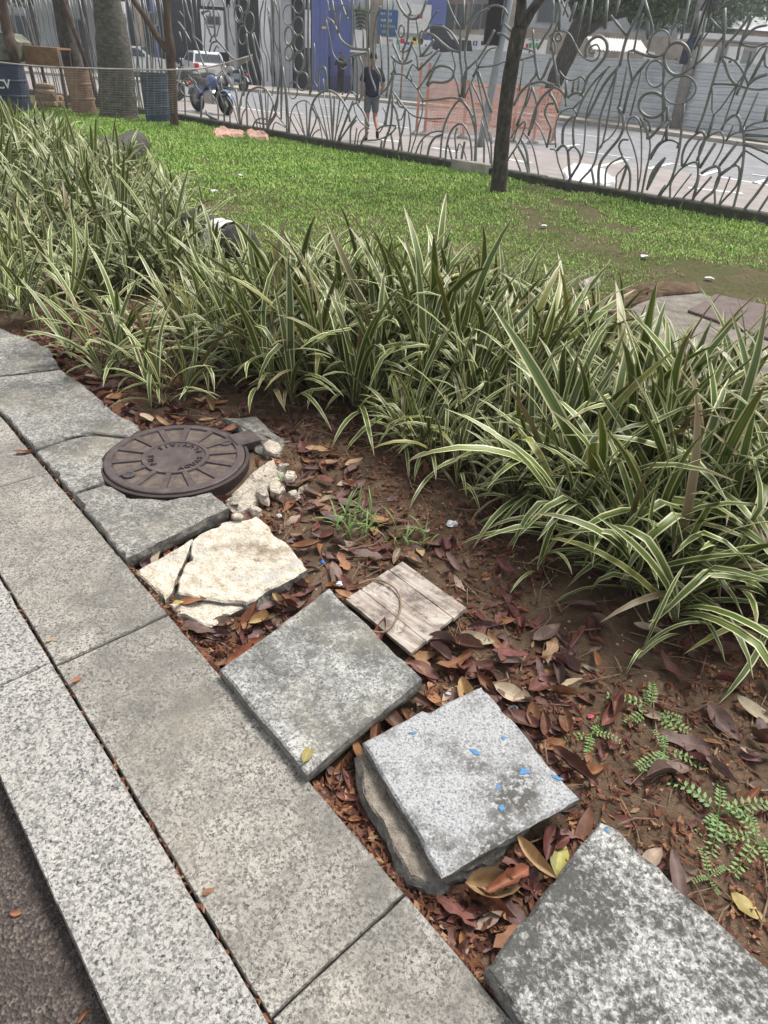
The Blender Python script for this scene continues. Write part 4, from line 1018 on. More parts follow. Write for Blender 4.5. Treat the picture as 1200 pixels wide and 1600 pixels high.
crumple('bottle_cap', 503, 882, 0.009, 'bluecap', 'tiny blue plastic scrap by the cream slab', 'litter', 6, 0.7, 0.012)
crumple('plastic_scrap', 436, 808, 0.012, 'plastic', 'small white scrap between dead leaves near the cream slab', 'litter', 7, 0.8, 0.012)
crumple('plastic_scrap', 700, 1083, 0.008, 'plastic', 'tiny white scrap between the two square slabs', 'litter', 8, 0.8, 0.015)
crumple('foam_lump', 440, 768, 0.022, 'mortar', 'crumbly cream lump right of the manhole cover', 'litter', 9, 0.9, 0.0)
crumple('stone_chip', 665, 832, 0.020, 'mortar', 'pale flat stone chip by the grass shoots', 'stone', 10, 0.5, 0.0)
for i, (px, py, r_) in enumerate([(830, 279, 0.14), (502, 224, 0.12), (484, 219, 0.07), (555, 235, 0.08), (1195, 350, 0.1), (850, 352, 0.05), (375, 275, 0.05), (335, 302, 0.05), (1108, 437, 0.04), (1005, 405, 0.05)]):
    crumple('paper_scrap', px, py, r_, 'plastic', ['white torn paper on the grass beside the slender tree', 'white paper ball on the grass below the fence', 'smaller white paper scrap next to the paper ball', 'pale scrap on the grass behind the walking man', 'white scrap at the right edge of the lawn', 'tiny white scrap in the middle of the lawn', 'tiny pale scrap on the lawn beyond the log', 'tiny pale scrap on the lawn by the log', 'tiny white scrap on worn earth', 'tiny pale scrap on the right of the lawn'][i], 'litter', 20 + i, 0.35, 0.02)
M['padc'] = simple('dirty_concrete', (0.20, 0.178, 0.15), 0.95, 0.4, 7, 0.7, 0.02)

# ------------------------------------------------------------ ornamental iron fence (bars bent into plants, rings and shells)
FN3 = FN_; TH = 0.0178
def fpt(x, y): return onplane(x, y, FP0, FN3)
def ell(c, rx, ry, n=14, tilt=0.0):
    return [(c[0] + rx * math.cos(a) * math.cos(tilt) - ry * math.sin(a) * math.sin(tilt), c[1] + rx * math.cos(a) * math.sin(tilt) + ry * math.sin(a) * math.cos(tilt)) for a in [6.2832 * k / n for k in range(n + 1)]]
def section(label, ox, s, lines, rings=(), thick=()):
    pl = [[fpt(ox + x / s, y / s) for x, y in L] for L in lines] + [[fpt(ox + x / s, y / s) for x, y in ell(*r_)] for r_ in rings]
    allp = np.array([p for L in pl for p in L]); c = allp.mean(0); base = FP0 + FD * ((c - FP0) @ FD); base[2] = 0.0
    t = thing('iron_fence_section', base, label, 'fence', 'sections of the ornamental iron fence')
    for i, L in enumerate(pl):
        # bars that run to the top of the picture go on up to the top rail
        L = [p + FN3 * (0.012 * ((i * 7) % 5 - 2)) for p in L]
        for e, q in ((0, 1), (-1, -2)):
            if len(L) > 1 and L[e][2] > 3.55 and not np.allclose(L[0], L[-1]):
                d = L[e] - L[q]; d /= np.linalg.norm(d); d = d * 0.4 + np.array([0, 0, 0.6])
                L = ([L[0] + d * 0.8] + L) if e == 0 else (L + [L[-1] + d * 0.8])
        for e, q in ((0, 1), (-1, -2)):                 # bars that end just above the plinth stand in it
            if L[e][2] < 0.30 and L[e][2] > 0.05 and abs(L[e][2] - L[q][2]) > 0.08 and L[e][2] < L[q][2]:
                d = L[e] - L[q]; d = d / abs(d[2]) * (L[e][2] - 0.04); d[:2] *= 0.5
                L = ([L[0] + d] + L) if e == 0 else (L + [L[-1] + d])
        m = MB(); m.tube(catmull(L, 3 if len(L) > 2 else 1), TH * (1.0 + 0.28 * ((i * 3) % 4 - 1.5) / 1.5), 6)
        part('bar', m, M['metal'], t, True)
    for L in thick:
        P3 = catmull([fpt(ox + x / s, y / s) for x, y in L], 4); n = len(P3)
        m = MB(); m.tube(P3, [TH * (1 + 1.6 * math.sin(math.pi * k / (n - 1))) for k in range(n)], 6); part('leaf_bar', m, M['metal'], t, True)
    return t
C1 = [[(40,0),(60,150),(70,300),(95,520),(110,700)],[(60,0),(90,120),(130,250),(150,380),(200,520),(240,640),(300,760)],[(110,0),(130,150),(150,380)],[(180,0),(190,200)],[(0,115),(45,185)],
 [(0,230),(60,310),(130,440)],[(0,330),(30,430)],[(130,380),(170,400),(245,480),(300,640)],[(260,0),(290,80),(330,0)],[(230,130),(320,115),(290,210),(230,130)],[(290,210),(310,290),(345,380),(330,440)],
 [(290,275),(375,295),(345,390),(290,275)],[(235,0),(260,300),(255,500),(290,600)],[(350,0),(370,200),(380,380),(400,420),(470,500),(560,610),(600,620)],[(310,540),(335,450),(390,430)],[(370,540),(400,480),(420,500)],
 [(400,100),(420,240),(390,380)],[(440,0),(470,100),(490,400),(500,560)],[(515,50),(525,250),(560,380),(580,470)],[(555,0),(570,100),(600,200),(655,230)],[(740,0),(735,130)],
 [(700,350),(720,520),(770,680),(820,880)],[(750,350),(790,560),(830,700),(860,850),(880,960)],[(780,340),(850,560),(880,720),(890,900)],[(620,720),(650,900),(640,1100)],[(650,690),(690,830),(680,1000)],[(700,640),(720,760),(760,880)],
 [(870,0),(830,200),(850,480),(900,600),(910,850)],[(910,0),(900,100),(890,400),(940,600),(960,760),(985,880),(970,1000)],[(920,80),(950,300),(960,600),(970,900)],[(985,0),(990,100),(1000,400),(1060,600),(1050,900),(1000,1150)],
 [(1045,0),(1050,500),(1060,900),(1060,1200)],[(1010,80),(1040,230)],[(710,1200),(705,1050),(730,960),(800,915),(870,915),(930,960),(985,1080),(1010,1180)],[(780,1280),(820,1240),(880,1235),(930,1260),(950,1290),(880,1290),(780,1270)],
 [(800,1240),(720,1060)],[(830,1235),(760,960)],[(860,1235),(820,930)],[(880,1235),(850,930)],[(905,1240),(890,930)],[(930,1255),(935,980)],[(940,1260),(985,1080)],[(1010,1180),(960,1260),(910,1340)],[(1010,1190),(1110,1310)],[(970,1340),(1000,1275),(1110,1330)],
 [(480,1280),(480,1180),(510,1100)],[(530,1280),(530,1180),(550,1140)],[(490,1010),(540,1090),(600,1280)],[(530,950),(590,1080),(630,1290)],[(585,930),(610,1120),(640,1300)],[(670,960),(640,1100),(640,1290)],[(710,1110),(660,1190),(650,1290)],
 [(385,1050),(400,980),(450,990),(520,960)],[(240,1000),(230,1250)],[(50,900),(60,1200)],[(95,780),(130,740),(200,740),(230,800)],[(100,780),(160,880),(230,960)],[(270,1150),(300,1210),(350,1250)],[(420,560),(440,680),(490,800),(560,920)],
 [(400,830),(440,770),(500,790),(560,920)],[(380,1050),(440,920),(560,910)],[(280,1190),(400,1250),(470,1280)],[(330,990),(390,1080),(400,1250)]]
section('iron fence section of rings, arches and a shell beside the blue motorcycle', 280, 6.667, C1, [((735,235),50,110),((655,365),42,98),((625,150),40,85),((665,50),48,88),((90,910),85,95)])
C2 = [[(120,0),(125,400),(150,700),(185,1050),(195,1430)],[(145,700),(190,1050),(210,1430)],[(50,0),(100,200),(105,500),(130,800),(120,1250)],[(0,150),(30,400),(60,650),(100,1000),(70,1180),(0,1290)],[(370,0),(365,400),(375,740)],[(425,0),(420,400),(430,700),(440,1000)],
 [(470,450),(475,700),(440,960)],[(460,850),(530,960)],[(220,1420),(230,1220),(260,1120),(320,1060),(390,1050),(440,1090),(490,1180),(530,1280),(560,1430)],[(215,1220),(310,1400)],[(300,1090),(380,1400)],[(390,1060),(400,1400)],[(250,1180),(360,1400)],
 [(420,1400),(440,1150),(480,1040),(540,970),(630,945),(710,980),(770,1050),(830,1160),(850,1270)],[(600,1430),(460,1080)],[(620,1430),(530,1010)],[(640,1430),(570,960)],[(655,1430),(630,950)],[(670,1430),(690,1000)],[(690,1430),(740,1000)],[(700,1430),(800,1080)],[(735,1430),(880,1050)],[(745,1440),(910,1200)],
 [(440,1400),(500,1230),(450,1120)],[(460,1400),(500,1360),(530,1350)],[(530,960),(530,760),(570,705),(605,740),(620,960)],[(565,820),(575,940)],[(600,0),(625,120),(665,20)],[(690,120),(760,60),(840,50)],[(740,0),(800,170),(820,200)],[(750,130),(730,350)],[(660,0),(700,250)],
 [(585,190),(630,400),(660,560),(720,640)],[(610,190),(670,230),(720,330),(760,420),(850,490),(960,515),(1025,515)],[(720,640),(780,650),(840,590),(920,570),(1025,550)],[(850,0),(820,180)],[(880,0),(890,300),(910,510)],[(1035,0),(1030,500)],[(960,0),(940,110)],[(980,300),(980,510)],
 [(860,600),(880,800),(860,950)],[(910,580),(925,750),(920,1050)],[(930,580),(970,700),(960,950),(930,1070)],[(790,1050),(850,960),(900,980),(920,1060),(880,1090)],[(880,1090),(900,1180),(960,1280),(1040,1340)],[(930,1080),(1000,1180),(1050,1320)],[(850,1470),(855,1330),(910,1250)],[(890,1470),(910,1330)],[(930,1470),(950,1380),(1000,1330)],[(970,1470),(1030,1370)],
 [(1050,500),(1060,750),(1110,900),(1120,950)],[(1100,680),(1160,780),(1175,900)]]
section('iron fence section with a string of ovals and fan arches left of the walking man', 420, 6.667, C2, [((200,155),60,105),((215,375),42,97),((205,555),40,75),((315,275),55,95),((310,60),50,80),((300,650),52,105),((355,845),60,95),((310,450),50,85),((262,940),45,90)])
C3 = [[(160,0),(100,150),(85,280),(90,480)],[(205,60),(160,200),(140,400),(150,600),(210,720)],[(265,0),(260,300),(270,500),(270,750),(250,900)],[(205,330),(225,700)],[(320,0),(315,90)],[(365,0),(400,80),(465,160),(530,175),(590,130),(640,0)],[(455,25),(485,110),(465,160),(455,350),(410,470)],[(530,180),(550,350),(570,520)],
 [(345,280),(380,400),(390,470),(440,480),(480,440),(500,380)],[(315,400),(410,590),(500,380)],[(315,520),(350,560),(410,590),(470,580),(510,555)],[(500,430),(540,520),(550,640)],[(555,520),(600,520),(650,500),(680,470)],[(640,310),(700,330),(780,400),(860,460),(940,480)],[(610,290),(660,250),(760,245),(840,290),(900,370),(935,450)],
 [(570,400),(580,310),(610,290),(600,400)],[(740,100),(680,170),(640,260),(580,400)],[(580,520),(690,370)],[(560,650),(750,460)],[(545,830),(680,640),(760,490)],[(830,0),(880,130),(950,260)],[(950,260),(940,500),(960,700),(955,900)],[(970,0),(965,250)],[(870,480),(900,600),(890,690),(920,780),(940,900)],
 [(1060,0),(1020,200),(985,400),(995,620),(975,700),(970,900)],[(650,800),(690,760),(780,765),(860,740),(890,680),(860,630),(780,610),(720,630),(690,680),(640,790)],[(595,935),(740,920),(860,905),(935,915)],[(330,685),(400,690),(460,730),(540,830),(595,935)],[(545,830),(600,760),(670,640)],
 [(300,690),(330,640),(330,560),(310,520)],[(330,570),(350,680)],[(440,730),(500,600),(550,640)],[(470,670),(490,760)],[(330,660),(310,830),(270,1050),(255,1160)],[(310,700),(270,800),(200,870)],[(320,840),(380,920),(440,1000),(500,1060),(560,1085),(680,1100),(810,1095)],[(595,935),(590,1050),(560,1150),(540,1240),(490,1400)],
 [(310,950),(350,1060),(380,1250),(395,1400)],[(440,1010),(420,1180),(390,1290)],[(460,1030),(480,1250),(460,1400)],[(360,1100),(405,1105),(440,1010)],[(320,880),(300,1150),(250,1290)],[(350,900),(370,980),(440,1000)],[(90,1300),(200,1290),(300,1240),(350,1165),(230,1170),(180,1200)],[(220,990),(250,1060),(230,1160),(190,1230)],
 [(225,1300),(215,1400),(250,1440),(310,1430),(330,1370),(310,1240)],[(760,1450),(770,1300),(800,1150),(860,1020),(935,930),(1000,990),(1067,1090)],[(530,1400),(570,1310),(640,1240),(720,1215),(775,1215)],[(580,1410),(600,1300)],[(640,1420),(660,1340),(710,1270),(770,1250)],
 [(815,1480),(820,1380),(850,1250),(890,1180),(950,1145),(1000,1180),(1040,1280),(1055,1400)],[(910,1460),(900,1350),(895,1250),(920,1180)],[(910,1390),(930,1330),(970,1400)],[(990,1310),(970,1400)],[(830,1340),(860,1470)]]
section('iron fence section with tulips and a fish shape, right of the walking man', 560, 5.926, C3, [((408,290),25,55)])
C4 = [[(240,0),(200,130),(120,250)],[(340,70),(220,150),(150,350),(145,480),(155,580),(130,820)],[(150,580),(260,470),(330,350),(380,250)],[(340,60),(400,45),(470,70),(505,130)],[(200,640),(260,530),(330,420),(400,395)],[(420,280),(470,290),(520,330)],[(470,200),(530,260)],[(250,560),(380,545),(470,510)],
 [(240,480),(250,640),(280,800),(320,1000),(370,1200)],[(250,600),(300,750),(360,940)],[(185,700),(220,900),(240,1050),(240,1280)],[(200,700),(270,850),(340,1080),(360,1160)],[(130,820),(200,660),(250,560)],[(100,820),(170,900),(210,1000),(235,1120),(230,1290)],[(300,1160),(295,1380)],[(340,1080),(365,1200),(370,1380)],[(280,1000),(330,1200),(350,1320)],
 [(540,880),(600,770),(690,680)],[(690,680),(740,600),(720,400),(710,250)],[(620,400),(690,420),(720,460),(600,500)],[(640,490),(600,760)],[(720,470),(770,670),(860,480)],[(740,410),(800,300),(860,200),(870,0)],[(690,690),(640,880),(570,1050)],[(700,720),(660,850),(610,950),(540,1180)],
 [(700,700),(780,680),(850,700),(890,720),(800,800),(740,900),(710,1000),(680,1120)],[(700,730),(740,870),(720,1000),(670,1130)],[(500,1320),(560,1230),(610,1130),(640,1010),(560,1080),(520,1150)],[(630,1100),(690,1180),(720,1260),(755,1430)],[(600,1150),(650,1260),(670,1420)],[(580,1200),(640,1320),(670,1420)],[(545,1270),(600,1410)],[(715,1010),(770,1090),(820,1230)],
 [(850,780),(890,840),(925,940)],[(820,1230),(850,1100),(850,1050),(805,950),(830,870),(880,860)],[(930,0),(940,130),(880,300),(860,420)],[(1000,0),(960,130)],[(1060,20),(1010,180)]]
section('iron fence section of slanting stems behind the slender tree', 700, 5.333, C4)
C5 = [[(0,280),(40,240),(100,235),(150,260),(190,330),(240,420),(300,460),(350,455),(380,400),(360,340),(310,360),(310,400),(345,400)],[(270,440),(270,360),(310,300),(370,275),(420,310),(430,380),(400,450),(330,530),(280,590),(250,690),(220,720)],[(0,280),(15,420),(40,550),(45,640)],[(15,280),(40,350),(30,420)],
 [(65,540),(120,600),(180,605),(230,580),(260,620),(240,690)],[(125,610),(125,740)],[(180,610),(165,700)],[(215,600),(200,690)],[(65,560),(70,650),(110,710),(120,810)],[(130,740),(170,710),(220,705),(255,740)],[(0,650),(40,660),(90,690),(120,740)],[(0,700),(40,780),(60,840)],
 [(35,1120),(30,980),(60,870),(120,825),(170,825),(195,870)],[(95,1090),(100,980),(140,910),(190,880)],[(190,870),(170,980),(175,1120)],[(180,820),(240,760)],[(0,1130),(40,1140),(60,1230),(100,1340)],[(45,1140),(90,1100),(125,1140),(135,1250),(145,1350)],[(130,1150),(180,1110),(225,1160),(225,1230),(160,1340)],
 [(455,495),(330,620),(240,760),(195,880)],[(455,495),(370,620),(320,740),(280,860),(270,980),(255,1150),(225,1230),(150,1350)],[(520,500),(400,650),(300,850),(270,900)],[(500,540),(430,720),(370,900),(350,1150),(310,1270),(230,1360)],[(510,520),(470,720),(400,1080),(360,1130)],[(510,805),(520,900),(500,970),(450,1040),(390,1090),(350,1150)],
 [(515,810),(550,870),(560,950),(530,1040),(450,1140),(390,1220),(370,1300),(370,1390)],[(310,1270),(330,1390)],[(410,1390),(415,1300),(450,1240),(550,1185)],[(500,1400),(505,1330),(540,1290),(580,1245)],[(530,1400),(580,1250)],[(545,1180),(590,1250),(610,1330),(605,1420)],[(545,1180),(520,1110),(545,1060),(590,1060)],
 [(655,1420),(655,1250),(620,1100),(580,1000),(580,930),(610,890),(650,895),(680,970),(685,1150),(680,1300),(660,1420)],[(555,860),(620,620),(750,450)],[(620,620),(590,390),(720,420),(800,430),(873,390)],[(525,810),(590,500)],[(605,880),(690,540)],[(520,500),(570,290),(660,110),(700,0)],[(460,120),(575,265)],[(630,380),(660,230),(700,100)],[(720,0),(780,200),(770,300),(735,400)],[(735,130),(740,300)],
 [(855,420),(850,700),(845,930)],[(700,1430),(730,1280),(760,1180),(820,1090),(873,1060)],[(750,1050),(750,1150),(700,1430)],[(690,895),(740,1000),(750,1050),(873,920)],[(700,890),(750,930),(755,1000)],[(680,960),(710,960),(740,1000)],[(830,1460),(873,1400)],[(430,0),(410,220)],[(270,0),(200,310)],[(320,0),(290,240)],[(80,0),(130,130)],[(75,60),(70,230)],[(520,0),(490,120)]]
section('iron fence section with a scroll spiral and flame shaped leaves, right of the slender tree', 860, 4.848, C5, [((68,285),22,28),((795,560),70,100),((765,795),100,95)], [[(730,1440),(790,1300),(873,1190)]])
C6 = [[(60,380),(70,300),(110,240),(170,215),(215,260),(205,340),(150,400),(60,385)],[(195,760),(195,860)],[(310,740),(290,950),(270,1100),(220,1280),(150,1380)],[(320,520),(440,430),(590,270),(600,240)],[(500,130),(590,230)],[(610,60),(600,350),(580,420)],[(800,90),(700,230),(600,350),(530,560),(460,800),(400,950)],[(520,600),(600,600),(700,610),(770,630),(850,640),(914,630)],
 [(520,620),(530,820),(690,610),(770,490),(860,350),(914,330)],[(530,820),(480,980)],[(600,420),(640,540),(690,610)],[(600,405),(670,430),(730,500),(770,600),(760,640),(690,820)],[(690,610),(640,750),(580,930)],[(770,610),(830,560),(914,530)],[(690,430),(720,300),(800,120)],[(720,310),(770,250),(830,200),(914,180)],[(720,315),(820,335),(914,300)],[(780,590),(914,330)],[(800,370),(740,560),(690,680)],[(890,380),(895,470),(960,490)],
 [(850,660),(740,910)],[(914,760),(890,860)],[(295,1190),(300,1100),(340,1010),(430,940),(460,990),(430,1080),(400,1150)],[(310,1190),(430,990)],[(420,1200),(420,1080),(460,1000),(560,940),(595,990),(580,1070),(520,1180)],[(430,1200),(545,1020)],[(580,930),(620,860),(685,820),(720,880),(715,950)],[(610,1010),(665,890)],[(620,1000),(660,960),(740,935)],[(560,1190),(700,1010)],[(580,1250),(680,1170),(745,1080)],
 [(215,1390),(220,1310),(270,1230),(330,1180),(400,1160),(415,1240),(390,1330),(320,1400)],[(250,1390),(365,1240)],[(440,1240),(500,1200),(560,1190),(570,1260),(530,1360),(460,1420)],[(390,1400),(510,1260)],[(540,1440),(540,1330),(580,1240),(690,1180),(715,1230),(690,1330),(590,1440)],[(575,1430),(645,1260)],[(420,1250),(360,1480)],[(740,910),(745,1080),(720,1280),(675,1460)],
 [(960,855),(820,880),(750,920)],[(960,905),(750,935)],[(960,970),(750,965)],[(960,1020),(750,995)],[(960,1110),(750,1030)],[(960,1200),(750,1075)],[(760,1480),(840,1380),(940,1240)],[(860,1490),(940,1370)],[(70,1140),(130,1040),(200,1000),(265,1020),(260,1060)],[(75,990),(150,890),(225,855),(200,900),(150,1030)],[(190,900),(185,1000)],
 [(40,0),(90,180)],[(60,100),(55,260)],[(270,60),(230,200),(200,310)],[(430,80),(390,260)],[(350,0),(290,280)],[(480,130),(390,500)]]
section('iron fence section of tulip petals and rays at the right edge', 1000, 4.571, C6, [((285,643),120,95,16,-0.45),((262,420),92,118)])
# the part to the left: crowded slanting rods behind the palm and the drums
lines = []; rsf = np.random.default_rng(8)
for k in range(62):
    x = 18 + 262 * (k + rsf.uniform(-0.3, 0.3)) / 62; ln = 0.30 - 0.20 * x / 280; y1 = 150 + 35 * x / 280
    x0 = x - ln * y1; y0 = 0 if rsf.random() < 0.8 else rsf.uniform(10, 60); b = rsf.uniform(-5, 5)
    lines.append([(x0 + ln * y0, y0), (x0 + ln * (y1 * 0.35) + b, y0 + (y1 - y0) * 0.35), (x0 + ln * y1 * 0.7 - b * 0.5, y0 + (y1 - y0) * 0.7), (x, y1)])
section('crowded slanting rods of the iron fence behind the palm trunk', 0, 1.0, lines)
# plinth
pl = thing('fence_plinth', FP0, 'low dark mossy concrete kerb carrying the iron fence', 'plinth')
for k in range(15):
    a = FP0 + FD * (-3 + 2.2 * k); b = FP0 + FD * (-3 + 2.2 * (k + 1) - 0.012)
    Mx = Matrix(((FD[0], FN3[0], 0, a[0]), (FD[1], FN3[1], 0, a[1]), (0, 0, 1, 0), (0, 0, 0, 1)))
    m = MB(); m.box((0, -0.11, -0.3), (2.188, 0.11, 0.085 + 0.01 * math.sin(k * 2.1)), 0, Mx, 0.02); part('plinth_block', m, M['plinth'], pl)
# light block lying against the plinth
q = g(735, 266, 0.0); ang = math.atan2(FD[1], FD[0]) + 0.06
m = MB(); m.box((-0.36, -0.09, -0.06), (0.36, 0.09, 0.14), 0, Matrix.Translation(Vector((q[0], q[1], 0))) @ Matrix.Rotation(ang, 4, 'Z'), 0.012)
single('concrete_block', m, M['concrete'], (q[0], q[1], -0.06), 'pale concrete block lying against the fence kerb left of the slender tree', 'block')

# ------------------------------------------------------------ trees on the lawn
def leaf_cloud(centres, n, size, rs, mat, name='crown'):
    V = []; 
    for (c, r_) in centres:
        k = n; d = rs.normal(0, 1, (k, 3)); d /= np.linalg.norm(d, axis=1)[:, None]; d *= (rs.random((k, 1)) ** 0.45) * np.array(r_) ; p = np.array(c) + d
        a = rs.normal(0, 1, (k, 3)); a /= np.linalg.norm(a, axis=1)[:, None]; b = np.cross(a, rs.normal(0, 1, (k, 3))); b /= np.linalg.norm(b, axis=1)[:, None]
        s = size * rs.uniform(0.6, 1.3, (k, 1)); V.append(np.stack([p - a * s, p + b * s * 0.42, p + a * s, p - b * s * 0.42], 1))
    V = np.concatenate(V).reshape(-1, 3); f = np.arange(len(V)).reshape(-1, 4)
    return nmesh(name, V, f, mat)
def trunk_from(pts, radii, n=10): 
    m = MB(); P3 = catmull(pts, 4); rr = np.interp(np.linspace(0, 1, len(P3)), np.linspace(0, 1, len(radii)), radii)
    rs_ = np.random.default_rng(3); m.tube(P3, [r_ * (1 + rs_.uniform(-0.05, 0.05)) for r_ in rr], n); return m
b = g(777, 300, -0.05); Yt = b[1]
tr = thing('slender_tree', b, 'slender dark barked tree leaning right, in front of the iron fence', 'tree')
part('trunk', trunk_from([b - np.array([0, 0, 0.1]), atY(779, 292, Yt), atY(784, 230, Yt), atY(791, 160, Yt - 0.03), atY(801, 95, Yt - 0.05), atY(812, 45, Yt - 0.05)], [0.15, 0.128, 0.112, 0.104, 0.100, 0.112], 14), M['bark'], tr, True)
part('branch', trunk_from([atY(810, 52, Yt - 0.05), atY(830, 18, Yt), atY(862, -30, Yt + 0.1), atY(905, -120, Yt + 0.3), atY(930, -210, Yt + 0.4)], [0.085, 0.07, 0.055, 0.04, 0.02], 8), M['bark'], tr, True)
part('branch', trunk_from([atY(811, 48, Yt - 0.05), atY(815, 0, Yt - 0.1), atY(812, -70, Yt - 0.2), atY(800, -180, Yt - 0.4)], [0.085, 0.068, 0.055, 0.03], 8), M['bark'], tr, True)
cc = [(atY(925, -200, Yt + 0.4), (0.9, 0.9, 0.5)), (atY(800, -190, Yt - 0.4), (0.9, 0.9, 0.5)), (atY(860, -260, Yt), (1.1, 1.1, 0.5))]
me = leaf_cloud(cc, 260, 0.07, np.random.default_rng(2), M['foliage2']); o = obj('crown', me, tr); o.location = tuple(-tr.location)
o.matrix_parent_inverse = Matrix.Identity(4)
# forked sapling by the blue drum
b = g(273, 197, -0.04); Yt = b[1]
tr = thing('forked_sapling', b, 'forked brown sapling beside the blue drum', 'tree')
part('trunk', trunk_from([b, atY(272, 180, Yt), atY(268, 110, Yt), atY(266, 75, Yt), atY(262, 40, Yt), atY(260, -20, Yt), atY(255, -120, Yt)], [0.115, 0.095, 0.10, 0.115, 0.085, 0.07, 0.05]), M['bark2'], tr, True)
part('branch', trunk_from([atY(266, 82, Yt), atY(250, 64, Yt), atY(228, 28, Yt), atY(205, -5, Yt), atY(160, -80, Yt)], [0.085, 0.07, 0.062, 0.055, 0.03], 8), M['bark2'], tr, True)
# palm
b = g(187, 182, -0.04); Yt = b[1]
tr = thing('palm_tree', b, 'thick grey palm trunk left of the blue drum', 'tree')
pp = [b - np.array([0, 0, 0.1]), atY(186, 176, Yt), atY(184, 150, Yt), atY(180, 100, Yt), atY(174, 50, Yt), atY(167, 0, Yt), atY(155, -110, Yt), atY(140, -260, Yt)]
part('trunk', trunk_from(pp, [0.50, 0.475, 0.45, 0.41, 0.36, 0.32, 0.27, 0.24], 20), M['palm'], tr, True)
# leaning palm trunk and a prop
b = g(140, 168, -0.04); Yt = b[1] + 0.6
tr = thing('leaning_palm', b, 'dark leaning tree trunk behind the rusty drum', 'tree')
part('trunk', trunk_from([atY(126, 160, Yt), atY(116, 110, Yt), atY(104, 60, Yt), atY(94, 0, Yt), atY(78, -110, Yt)], [0.27, 0.25, 0.22, 0.20, 0.16], 12), M['bark'], tr, True)
m = MB(); m.tube([atY(158, 172, Yt - 0.3), atY(128, 80, Yt - 0.3), atY(98, 0, Yt - 0.3), atY(85, -40, Yt - 0.3)], 0.06, 8); single('timber_prop', m, M['bark2'], atY(158, 172, Yt - 0.3), 'thin timber prop leaning beside the dark leaning trunk', 'pole')
tr = thing('left_tree', g(20, 160, -0.04), 'brown tree stem at the top left corner', 'tree')
part('trunk', trunk_from([g(30, 160, -0.04), atY(22, 90, 19.6), atY(12, 50, 19.6), atY(2, 0, 19.6), atY(-10, -80, 19.6)], [0.16, 0.14, 0.13, 0.12, 0.1], 8), M['bark2'], tr, True)
# logs lying behind the hedge
def log(px0, px1, r_, label, band=None):
    a = g(*px0, 0.05); c = g(*px1, 0.05); t = thing('fallen_log', (a + c) / 2, label, 'log')
    rs_ = np.random.default_rng(5); P3 = [a + (c - a) * k / 8 + np.array([0, 0, 0.02 * math.sin(k)]) for k in range(9)]
    m = MB(); m.tube(P3, [r_ * (0.55 if k in (0, 8) else 1 + rs_.uniform(-0.06, 0.06)) for k in range(9)], 14); part('trunk', m, M['logbark'], t, True)
    if band:
        p0, p1 = a + (c - a) * band[0], a + (c - a) * band[1]; m = MB(); m.tube([p0, (p0 + p1) / 2, p1], r_ * 1.06, 14, cap=False); part('painted_band', m, M['white'], t, True)
log((140, 252), (222, 226), 0.24, 'grey log lying on the grass at the far end of the hedge')
log((290, 362), (392, 392), 0.19, 'dark log with a white painted band behind the hedge', (0.52, 0.72))
# concrete pad with a rusted cover, right of the lawn
pc = [g(x, y, -0.02)[:2] for x, y in [(985, 480), (1030, 458), (1085, 452), (1130, 470), (1230, 505), (1330, 620), (1150, 640), (1030, 540)]]
m, bb = stone(pc, -0.02, 0.08, 31, 0.012, 0.03); single('concrete_pad', m, [M['padc'], M['side']], bb, 'worn concrete pad behind the hedge at the right', 'concrete pad')
pc = [g(x, y, 0.002)[:2] for x, y in [(1075, 484), (1118, 459), (1260, 490), (1250, 545)]]
m, bb = stone(pc, 0.002, 0.03, 32, 0.003, 0.004); single('inspection_cover', m, [M['grating'], M['grating']], bb, 'flat rusted rectangular cover on the concrete pad', 'cover')
lump('earth_mound', [(900, 478), (960, 452), (1030, 434), (1085, 440), (1100, 452), (1030, 458), (970, 478)], 0.012, 0.07, M['soil'], 'low mound of loose brown earth beside the concrete pad', 'earth mound', 8, 0.03)
lump('broken_brick', [(908, 438), (930, 430), (940, 436), (918, 444)], 0.03, 0.06, M['concrete'], 'small flat stone lying on the grass near the earth mound', 'stone', 9, 0.01)

# ------------------------------------------------------------ the street beyond the fence
ZS = -0.06
def spoly(name, pts, z, mat):
    m = MB(); m.add([(p[0], p[1], z) for p in pts], [tuple(range(len(pts)))]); o = obj(name, m.mesh(name, mat), kind='structure')
    if o.data.polygons[0].normal.z < 0: o.data.flip_normals()
    return o
def fl(t, n): q = FP0 + FD * t + FN3 * n; return (q[0], q[1])
street = spoly('street', [fl(-60, 0.08), fl(70, 0.08), fl(70, 90), fl(-60, 90)], ZS, M['street'])
apron = spoly('street_apron', [fl(-12, 0.10), fl(40, 0.10), fl(40, 5.2), fl(-12, 5.2)], ZS + 0.005, M['streetpink'])
HB = [np.array([-2.0, 38.6, ZS]), np.array([7.2, 34.6, ZS]), np.array([12.5, 27.0, ZS]), np.array([17.0, 20.0, ZS])]
m = MB()
off = [np.array([-0.9, -2.4, 0]), np.array([-1.6, -2.2, 0]), np.array([-2.2, -1.2, 0]), np.array([-2.2, -1.2, 0])]
fr = [h + o_ for h, o_ in zip(HB, off)]; bk = [h + np.array([0.6, 0.8, 0]) for h in HB]
fr = [fr[0] + np.array([-26, 4.0, 0])] + fr; bk = [bk[0] + np.array([-26, 8.0, 0])] + bk
vs = []
for a, c in zip(fr, bk): vs += [(a[0], a[1], ZS - 0.02), (a[0], a[1], ZS + 0.12), (c[0], c[1], ZS + 0.12)]
m.add(vs, [(3*i, 3*i+3, 3*i+4, 3*i+1) for i in range(4)] + [(3*i+1, 3*i+4, 3*i+5, 3*i+2) for i in range(4)])
obj('far_footpath', m.mesh('far_footpath', M['farwalk']), kind='structure')
